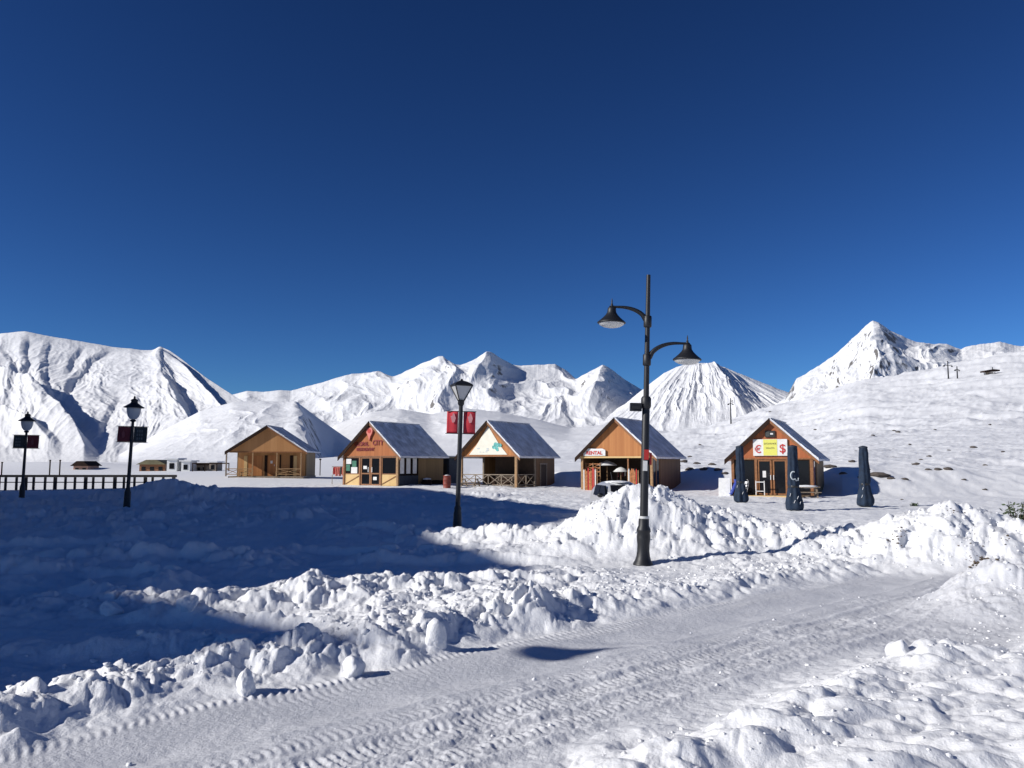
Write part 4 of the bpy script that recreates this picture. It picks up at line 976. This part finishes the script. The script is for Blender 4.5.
# ================================================================ closed parasols
def closed_parasol(px, pyb, pyt, Y, label, mark, seed):
    p = at(px, pyb, Y); H = (pyb-pyt)*Y/F
    t = empty('closed_parasol', (p.x, p.y, p.z), 0, label, 'parasol')
    r_ = random.Random(seed)
    prof = [(.16, 0), (.34, .04), (.41, .15), (.42, .35), (.36, .6), (.30, .85), (.24, 1.05), (.27, 1.25), (.27, 1.5), (.25, 1.8), (.235, 2.1), (.225, H-.18), (.21, H-.05), (.12, H-.02)]
    n = 36; vs = []; sd = seed*3.1
    for (r, z) in [(np.interp(zz, [q[1] for q in prof], [q[0] for q in prof]), zz) for zz in np.linspace(0, H-.05, 44)]:
        for k in range(n):
            a = 2*math.pi*k/n; f = 1+.10*math.sin(a*7+sd+z*.5)*(1 if z < H-.3 else .4)+.13*float(perlin(np.array([a*1.2+sd]), np.array([z*2.0]), seed)[0])
            vs.append((r*f*math.cos(a), r*f*math.sin(a), z))
    m_ = 44; b = MB(); b.add(vs, [(i*n+k, i*n+(k+1) % n, (i+1)*n+(k+1) % n, (i+1)*n+k) for i in range(m_-1) for k in range(n)]+[tuple(range(n-1, -1, -1)), tuple((m_-1)*n+k for k in range(n))], True)
    b.build('cover', M['blue_fab'], t)
    MB().lathe([(.215, H-.07), (.235, H-.05), (.225, H), (.12, H+.03), (.03, H+.05)], n=20).build('top_cap', M['kiosk'], t)
    MB().lathe([(.25, 1.02), (.262, 1.05), (.262, 1.09), (.25, 1.12)], n=20).build('strap', M['sign_dark'], t)
    if mark >= 1:
        c = MB(); w = .28
        pts = [(-.10+.13*math.cos(a), -w-.02, 1.55+.17*math.sin(a)) for a in [math.pi*(.35+1.3*i/12) for i in range(13)]]
        c.tube(pts, .03, 6); q = c.build('emblem', M['pale_mark'], t)
        if mark == 2:
            MB().tube([(-.02, -w-.02, 1.42), (.03, -w-.02, 1.33), (.13, -w-.01, 1.34), (.15, -w, 1.45)], .022, 6).build('emblem', M['pale_mark'], t)
    r2 = random.Random(seed+5)
    for i in range(5 if mark else 3):
        a = -math.pi/2+(r2.random()-.5)*2; z = .25+r2.random()*.8; rr = float(np.interp(z, [q[1] for q in prof], [q[0] for q in prof]))+.01
        MB().tube([(rr*math.cos(a), rr*math.sin(a), z), (rr*math.cos(a+.15)*1.02, rr*math.sin(a+.15)*1.02, z+.13)], .012, 5).build('snow_streak', M['snow'], t)
    return t
closed_parasol(741, 503, 447, 42.6, 'closed navy parasol standing in front of the left window of the money-sign cabin', 0, 1).scale = (.82, .82, 1)
t_ = closed_parasol(794.5, 511.5, 447, 35.8, 'closed navy parasol with a pale curved emblem, before the money-sign cabin right window', 2, 2)
t_.scale = (.88, .88, 1)
closed_parasol(865.5, 507, 447.5, 39.0, 'closed navy parasol standing alone on the snow right of the money-sign cabin', 0, 3).scale = (.88, .88, 1)
# ================================================================ car behind the heap
def car():
    p = at(618, 515, 31.5); t = empty('parked_car', (p.x+.15, 31.8, height(p.x, 31.8)-.12), 0, 'silver hatchback parked behind the big snow heap, half buried from view', 'car')
    # local: x forward. the car faces the camera, turned a little to the right
    t.rotation_euler = (0, 0, R(-82))
    sec = [(-2.05, .45, .85, .62), (-2.0, .35, 1.02, .74), (-1.75, .28, 1.42, .80), (-1.2, .25, 1.50, .82), (0, .25, 1.50, .84), (.45, .25, 1.42, .84), (1.15, .25, .98, .84), (1.8, .28, .88, .80), (2.05, .35, .70, .70), (2.12, .42, .6, .6)]
    n = 22; vs = []
    for (x, zb, zt, w) in sec:
        for k in range(n):
            a = 2*math.pi*k/n; ca, sa = math.cos(a), math.sin(a)
            y = w*abs(ca)**.35*(1 if ca > 0 else -1); zc = (zb+zt)/2; zz = zc+(zt-zb)/2*abs(sa)**.55*(1 if sa > 0 else -1)
            if zz > .95: y *= 1-.30*(zz-.95)/.55
            vs.append((x, y, zz))
    b = MB(); b.add(vs, [(i*n+k, (i+1)*n+k, (i+1)*n+(k+1) % n, i*n+(k+1) % n) for i in range(len(sec)-1) for k in range(n)]+[tuple(range(n)), tuple((len(sec)-1)*n+k for k in range(n-1, -1, -1))], True)
    body = b.build('body', M['silver'], t)
    b = MB(); b.add([(.56, -.56, 1.35), (.56, .56, 1.35), (1.10, .66, 1.0), (1.10, -.66, 1.0), (.59, -.56, 1.39), (.59, .56, 1.39), (1.14, .66, 1.03), (1.14, -.66, 1.03)], [(0, 1, 2, 3), (7, 6, 5, 4), (0, 4, 5, 1), (1, 5, 6, 2), (2, 6, 7, 3), (3, 7, 4, 0)]); b.build('windscreen', M['dark_glass'], t)
    for sy in (-1, 1):
        for (x0, x1, x0t, x1t) in ((-.95, -.15, -.95, -.15), (-.08, .95, -.08, .42)):
            b = MB(); o1, o2 = sy*.845, sy*.735
            b.add([(x0, o1-sy*.05, .98), (x1, o1-sy*.05, .98), (x1t, o2-sy*.05, 1.37), (x0t, o2-sy*.05, 1.37), (x0, o1+sy*.01, .98), (x1, o1+sy*.01, .98), (x1t, o2+sy*.01, 1.37), (x0t, o2+sy*.01, 1.37)], [(0, 1, 2, 3), (7, 6, 5, 4), (0, 4, 5, 1), (1, 5, 6, 2), (2, 6, 7, 3), (3, 7, 4, 0)]); b.build('side_window', M['dark_glass'], t)
        mr = MB(); mr.blob((.78, sy*1.0, 1.02), (.08, .12, .09), 1, 2, .05); mr.build('mirror', M['black'], t)
        for x in (-1.25, 1.3):
            w = MB(); w.lathe([(.20, -.1), (.31, -.1), (.33, -.07), (.33, .07), (.31, .1), (.20, .1)], n=24); wh = w.build('wheel', M['tyre'], t); wh.location = (x, sy*.76, .33); wh.rotation_euler = (math.pi/2, 0, 0)
            MB().lathe([(.19, -.08), (.20, -.06), (.20, .06), (.19, .08)], n=18).build('rim', M['silver'], wh)
        MB().blob((2.0, sy*.52, .68), (.10, .18, .09), 2, 2, .03).build('headlight', M['lampglass'], t)
    MB().box(2.06, -.35, .55, 2.14, .35, .66).build('grille', M['black'], t)
    MB().tube([(-1.2, 0, 1.5), (-1.45, 0, 1.85)], .012, 6).build('aerial', M['black'], t)
    MB().blob((-.4, 0, 1.485), (.9, .5, .05), 4, 2, .3).build('snow_on_roof', M['snow'], t)
car()
# ================================================================ yard fence
fl = [at(-60, 490.5, 63), at(176, 490.5, 63)]
t = empty('fence', (fl[0].x, 63, 0), 0, 'long low dark wooden fence with close posts along the left edge of the snowy yard', 'fence')
Lf = fl[1].x-fl[0].x; b = MB(); b.box(0, -.07, 1.02, Lf, .09, 1.20); b.build('top_rail', M['rail_wood'], t); b = MB(); b.box(0, -.03, .60, Lf, .01, .67); b.build('mid_rail', M['rail_wood'], t)
x = .1; r_ = random.Random(3); i = 0
while x < Lf:
    w = .24 if i % 3 == 0 else .15; MB().box(x, -.06, -.3, x+w, .06, 1.015).build('post', M['rail_wood'], t); x += .58+.3*r_.random(); i += 1
# ================================================================ far buildings on the left
def far_pt(px, py, Y): return at(px, py, Y)
def hut(px0, px1, py0, py1, Y, dep, label, wall_m, roof_m, rh, cat='hut', name='hut', gable=True, win=2):
    a = at(px0, py1, Y); c = at(px1, py0, Y); w = c.x-a.x; h = c.z-a.z
    t = empty(name, a, 0, label, cat)
    MB().box(0, 0, -1.5, w, dep, h).build('wall', wall_m, t)
    if gable:
        b = MB(); b.prism([(-.4, h+.003), (w+.4, h+.003), (w*.7, h+rh), (w*.3, h+rh)], -.5, dep+.5); b.build('roof', roof_m, t)
    else: MB().box(-.3, -.3, h+.003, w+.3, dep+.3, h+rh).build('roof', roof_m, t)
    for i in range(win):
        x = w*(i+.5)/win; MB().box(x-w*.12/win*2, -.06, h*.35, x+w*.12/win*2, -.004, h*.75).build('window', M['dark_glass'], t)
    return t
hut(73, 88, 466, 474, 150, 4, 'small pale brick house with a dark hipped roof in the distance beyond the fence', M['pinkish'], M['dark_wood'], .9, 'house', 'house')
hut(139, 165, 464.5, 474, 140, 5, 'long low building with a brownish roof far behind the lantern lamp', M['frame_wood'], M['olive'], .8, 'shed', 'shed', win=3)
hut(166.5, 177, 459.5, 474, 135, 3, 'taller white panel cabin far beyond the end of the fence', M['white_wall'], M['trim'], .25, 'cabin', 'panel_cabin', False, 1)
hut(181, 190, 461.5, 474, 135, 3, 'smaller white panel cabin right of the taller white one', M['white_wall'], M['trim'], .2, 'cabin', 'panel_cabin', False, 1)
hut(190.5, 207, 465, 474, 138, 4, 'low dark grey container beside the smaller white cabin', M['grey_wood'], M['dark_wood'], .3, 'container', 'container', False, 3)
hut(209, 216, 462.5, 473, 136, 3, 'narrow grey booth nearest the leftmost wooden cabin', M['grey_wood'], M['trim'], .2, 'booth', 'booth', False, 1)
a = at(192, 463.6, 130); c = at(229, 463.6, 130); t = empty('roadside_barrier', (a.x, 130, a.z-1.2), 0, 'dark horizontal barrier rail behind the low containers, left of the porch cabin', 'barrier')
MB().box(0, 0, 1.15, c.x-a.x, .1, 1.32).build('rail', M['dark_wood'], t)
for i in range(4): MB().box(i*(c.x-a.x-.12)/3, .1, -1, i*(c.x-a.x-.12)/3+.12, .22, 1.3).build('post', M['dark_wood'], t)
for px, pt, lab in ((49.5, 461, 'thin dark post beyond the fence, left one of a pair'), (59.5, 461, 'thin dark post beyond the fence, right one of a pair'), (1.5, 463, 'thin dark post beyond the fence at the far left edge'), (320, 460, 'thin grey pole just right of the porch cabin')):
    a = at(px, 474, 110 if px < 300 else 90); h = (474-pt)*(110 if px < 300 else 90)/F
    q = MB().tube([(0, 0, -1.5), (0, 0, h)], .09 if px < 300 else .05, 8).lathe([(.06, h-.02), (.13, h), (.13, h+.1), (.05, h+.14)], n=8).build('marker_post', M['dark_wood']); q.location = a; tag(q, lab, 'post')
# ================================================================ rocks, pylons, bush
def rock_mesh(seed):
    b = MB(); b.blob((0, 0, 0), (1, .8, .5), seed, 2, .5); return b.build('rock', M['rock'])
protos = [rock_mesh(k*11+3) for k in range(4)]
spots = [(830, 467, 13), (852, 462, 7), (878, 476, 20), (891, 479, 8), (905, 480, 7), (916, 465, 8), (928, 470, 6), (938, 470, 8), (948, 470, 9), (929, 457, 5), (921, 460, 4), (873, 436, 4), (894, 431, 4), (898, 433, 5), (973, 448, 7), (949, 451, 4), (815, 430, 3),
         (684, 462, 8), (690, 470, 9), (697, 464, 8), (690, 457, 5), (704, 470, 9), (712, 465, 7), (718, 470, 8), (678, 466, 6), (725, 474, 7), (843, 474, 7), (862, 478, 9), (868, 470, 5), (964, 480, 5), (985, 466, 4), (1003, 452, 4), (770, 412, 3), (800, 440, 3), (840, 420, 3), (910, 445, 3), (935, 430, 3), (990, 425, 3), (862, 449, 3), (700, 445, 3), (902, 500, 3), (985, 490, 5)]
special = {0: 'wide dark rock on the bank just right of the money-sign cabin roof', 2: 'longest flat dark rock on the bank, behind the lone closed parasol'}
words = ['first', 'second', 'third', 'fourth', 'fifth', 'sixth', 'seventh', 'eighth', 'ninth', 'tenth', 'eleventh', 'twelfth', 'thirteenth', 'fourteenth', 'fifteenth', 'sixteenth', 'seventeenth', 'eighteenth', 'nineteenth', 'twentieth']
def region(px, py): return 0 if (px < 730 and py > 450) else 1 if py > 454 else 2
where = ['on the bank left of the money-sign cabin', 'on the bank right of the money-sign cabin', 'on the upper slope']
order = sorted((k for k in range(len(spots)) if k not in special), key=lambda k: (region(*spots[k][:2]), spots[k][0]))
rank = {}; cnt = [0, 0, 0]
for k in order: g_ = region(*spots[k][:2]); rank[k] = (g_, cnt[g_]); cnt[g_] += 1
for i, (px, py, w) in enumerate(spots):
    p = hit(px, py); o = protos[i] if i < 4 else protos[i % 4].copy()
    if i >= 4: C.objects.link(o)
    s_ = w/2*p.y/F; o.location = (p.x, p.y, p.z+.1*s_); o.rotation_euler = (0, 0, (i*1.7 % 1-.5)*.5); o.scale = (s_, s_*1.1, s_*(.55 if w > 12 else .85))
    lab = special.get(i) or ('%s rock %s, %s from left' % ('small' if w < 6 else 'broad', where[rank[i][0]], words[rank[i][1]]))
    tag(o, lab, 'rock', 'rocks on the slope behind the cabins')
def pylon(px, pyb, pyt, label, arm=1.0, second=False):
    p = hit(px, pyb, 100, 1200); H = (pyb-pyt)*p.y/F; k = p.y/F
    t = empty('lift_pylon', (p.x, p.y, p.z-1), .3, label, 'lift pylon')
    MB().tube([(0, 0, 0), (0, 0, H+1)], [k*.75, k*.45], 10).build('mast', M['black'], t)
    MB().bar((-arm*k*4.5, 0, H*.82), (arm*k*4.5, 0, H*.82+k*.6), k*.6).build('crossarm', M['black'], t)
    for sx in (-1, 1): MB().box(sx*arm*k*4.2-k*.9, -k*.4, H*.82-k*1.2, sx*arm*k*4.2+k*.9, k*.4, H*.82-k*.3).build('pulley_block', M['black'], t)
    return t
pylon(948.5, 379, 361, 'taller dark ski lift pylon on the crest, left one of the pair', 1.2)
pylon(957.5, 378.5, 366.5, 'shorter dark ski lift pylon on the crest, right one of the pair', .6)
pylon(731, 424, 398, 'thin ski lift pylon on the slope above and left of the money-sign cabin', .6)
pylon(606, 432, 414, 'ski lift pylon showing behind the roof of the gear cabin', 1.6)
p = hit(990, 374, 100, 1200); k = p.y/F
t = empty('lift_station', (p.x, p.y, p.z-k), .25, 'low dark ski lift station on the crest near the right edge', 'lift station')
b = MB(); b.prism([(-9*k, k*2.2), (9.5*k, k*3.9), (9.5*k, k*5.2), (2*k, k*5.6), (-9*k, k*3.6)], -k*3, k*3); b.build('roof', M['dark_wood'], t)
MB().box(-4*k, -k*2, 0, 2.5*k, k*2, k*2.6).build('wall', M['grey_wood'], t)
for x in (-7, 6): MB().box(x*k-k*.3, -.3*k, 0, x*k+k*.3, .3*k, k*3).build('leg', M['black'], t)
MB().tube([(3.4*k, 0, k*5), (3.4*k, 0, k*8)], k*.4, 8).build('mast', M['black'], t)
# bush at the right edge, its foot behind the heap
def bush(px, py, Y, H, label, n, seed):
    p = at(px, py, Y); zg = height(p.x, Y); t = empty('bush', (p.x, Y, zg-.1), 0, label, 'bush'); r_ = random.Random(seed)
    st = MB(); lf_ = MB(); tipsb = []
    for i in range(11):
        a = r_.random()*6.28; l_ = H*(.6+.4*r_.random()); d = Vector((math.cos(a)*.33, math.sin(a)*.33, 1)); pts = [Vector((0, 0, 0))+d*l_*q+Vector((.05*math.sin(q*5+i), .05*math.cos(q*4+i), 0)) for q in (0, .3, .6, 1)]
        st.tube(pts, [.02, .015, .01, .005], 5); tipsb += [pts[k]*(1-u)+pts[k+1]*u for k in (0, 1, 2) for u in (.2, .5, .8)][1:]
    for i in range(n):
        c = Vector(r_.choice(tipsb))+Vector(((r_.random()-.5)*.3, (r_.random()-.5)*.3, (r_.random()-.5)*.25)); s_ = .03+.04*r_.random()
        u = Vector((r_.random()-.5, r_.random()-.5, r_.random()-.5)).normalized(); v = u.orthogonal().normalized()
        lf_.add([c-u*s_*1.4, c-v*s_*.6, c+u*s_*1.4, c+v*s_*.6], [(0, 1, 2, 3)])
    st.build('stems', M['bark'], t); lf_.build('foliage', M['leaf'], t)
    return t
bush(1017, 505, 24, 1.1, 'dark green bush rising behind the right-hand snow heap at the right edge', 520, 5)
p = hit(914, 506, 15, 60)
bush(914, 506, p.y, .2, 'tiny dark tuft of dry plant on the snow left of the right-hand heap', 90, 8)
bush(985, 500, 19.5, .0+.9, 'thin dry twiggy plant on the far side of the right-hand heap', 60, 12)
# ================================================================ single lumps of snow
def chunk_mesh(r, seed):
    """a broken block of snow: the hull of scattered points, edges worn"""
    import bmesh
    rr = random.Random(seed); bm = bmesh.new()
    for i in range(26):
        v = Vector((rr.gauss(0, 1), rr.gauss(0, 1), rr.gauss(0, 1))).normalized()*(.8+.25*rr.random()); bm.verts.new((v.x*r[0], v.y*r[1], v.z*r[2]))
    h = bmesh.ops.convex_hull(bm, input=bm.verts)
    bmesh.ops.delete(bm, geom=[v for v in bm.verts if not v.link_faces], context='VERTS')
    bmesh.ops.subdivide_edges(bm, edges=bm.edges, cuts=3, use_grid_fill=True)
    for _ in range(3): bmesh.ops.smooth_vert(bm, verts=bm.verts, factor=.5, use_axis_x=True, use_axis_y=True, use_axis_z=True)
    m = min(r); P = np.array([v.co[:] for v in bm.verts])
    k = .10*m*perlin(P[:, 0]*2.2/m+seed, P[:, 1]*2.2/m+P[:, 2]*2.1/m, seed)+.05*m*perlin(P[:, 0]*6/m, P[:, 1]*5/m-P[:, 2]*6/m, seed+3)
    bm.normal_update()
    for v, a in zip(bm.verts, k): v.co += v.normal*float(a)
    b = MB(); b.add([v.co[:] for v in bm.verts], [tuple(v.index for v in f.verts) for f in bm.faces], True); bm.free()
    return b
def boulder(px, pyb, w, h, seed, label, amp=.3, Y=None):
    p = hit(px, pyb, 4, 60) if Y is None else at(px, pyb, Y); k = p.y/F
    o = chunk_mesh((w/2*k, w/2*k*.8, h/2*k*1.25), seed).build('snow_boulder', M['snow'])
    o.location = (p.x, p.y+w/2*k*.4, p.z+h/2*k*.38); o.rotation_euler = (0, 0, seed)
    return tag(o, label, 'snow lump', 'big lumps of snow thrown up along the road')
boulder(901, 656, 30, 20, 3, 'rounded snow lump alone on the right side of the road', .35)
boulder(436, 646, 30, 36, 4, 'tall rounded snow slab standing on end on the berm, left of centre')
boulder(244, 694, 26, 30, 5, 'upright snow lump on the shaded berm above the tyre tracks')
boulder(108, 616, 26, 20, 6, 'snow lump half in shadow at the far left of the ploughed band')
boulder(351, 676, 34, 26, 8, 'broad snow lump at the road edge, half in shade', .4)
boulder(186, 611, 30, 22, 9, 'sunlit snow lump at the left tip of the bright ploughed band')
# loose crumbs of snow: too many to count
rs_ = np.random.RandomState(4); N = 3000
S_ = rs_.uniform(-6, 17.5, N); kind_ = rs_.rand(N)
D_ = np.where(kind_ < .55, -7.75-np.abs(rs_.normal(0, 1.3, N)), np.where(kind_ < .60, rs_.uniform(-6.3, -3.9, N), -4.0+np.abs(rs_.normal(0, 1.2, N))))
X_ = S_*.74+D_*.67; Y_ = S_*.67-D_*.74
extra = rs_.rand(1500, 2); mi = rs_.randint(0, 16, 1500)
mx_ = np.array([MOUNDS[i][:4] for i in mi]); ang = extra[:, 0]*6.28; rr_ = np.sqrt(extra[:, 1])*1.6
X_ = np.concatenate([X_, mx_[:, 0]+np.cos(ang)*rr_*mx_[:, 2]]); Y_ = np.concatenate([Y_, mx_[:, 1]+np.sin(ang)*rr_*mx_[:, 3]])
sz = np.concatenate([.008+.022*rs_.rand(N)**3+(kind_ < .55)*.03*rs_.rand(N)**3, (.012+.035*rs_.rand(1500)**3)])
ok = (Y_ > 3.2); X_, Y_, sz = X_[ok], Y_[ok], sz[ok]
Z_ = broad(X_, Y_)+detail(X_, Y_)[0]
ico = MB(); ico.blob((0, 0, 0), 1, 1, 1, .0); iv = np.array(ico.v); ifc = np.array(ico.f)
jit = rs_.uniform(.65, 1.3, (len(X_), len(iv), 1)); V_ = iv[None]*jit*sz[:, None, None]*np.array([1, 1, .75])
V_ = V_+np.stack([X_, Y_, Z_+sz*.1], -1)[:, None, :]
F_ = (ifc[None]+(np.arange(len(X_))*len(iv))[:, None, None]).reshape(-1, 3)
me = bpy.data.meshes.new('snow_crumbs'); V2 = V_.reshape(-1, 3).astype(np.float32)
me.vertices.add(len(V2)); me.vertices.foreach_set('co', V2.ravel()); me.loops.add(F_.size); me.loops.foreach_set('vertex_index', F_.astype(np.int32).ravel())
me.polygons.add(len(F_)); me.polygons.foreach_set('loop_start', np.arange(0, F_.size, 3, dtype=np.int32)); me.update(calc_edges=True); me.materials.append(M['snow'])
o = bpy.data.objects.new('snow_crumbs', me); C.objects.link(o); tag(o, 'loose white crumbs of snow scattered over the road edges and heaps', 'snow crumbs', kind='stuff')
# brown clods in the right-hand heap
b = MB(); r_ = random.Random(8)
for (px, py, sx, sy, n) in ((895, 540, 10, 14, 26), (905, 528, 8, 8, 10), (952, 512, 10, 4, 12), (978, 562, 9, 6, 34), (985, 572, 8, 5, 16), (1004, 540, 12, 8, 14), (1005, 566, 6, 4, 8), (968, 540, 20, 14, 10)):
    for i in range(n):
        p = hit(px+r_.gauss(0, sx*.5), py+r_.gauss(0, sy*.5), 12, 24); s_ = .007+.018*r_.random()**2; b.blob((p.x, p.y, p.z+s_*.2), (s_*1.3, s_, s_*.7), i, 1, .4)
o = b.build('dirt_clods', M['dirt']); tag(o, 'brown crumbs of dirt showing through the right-hand snow heap', 'dirt', kind='stuff')
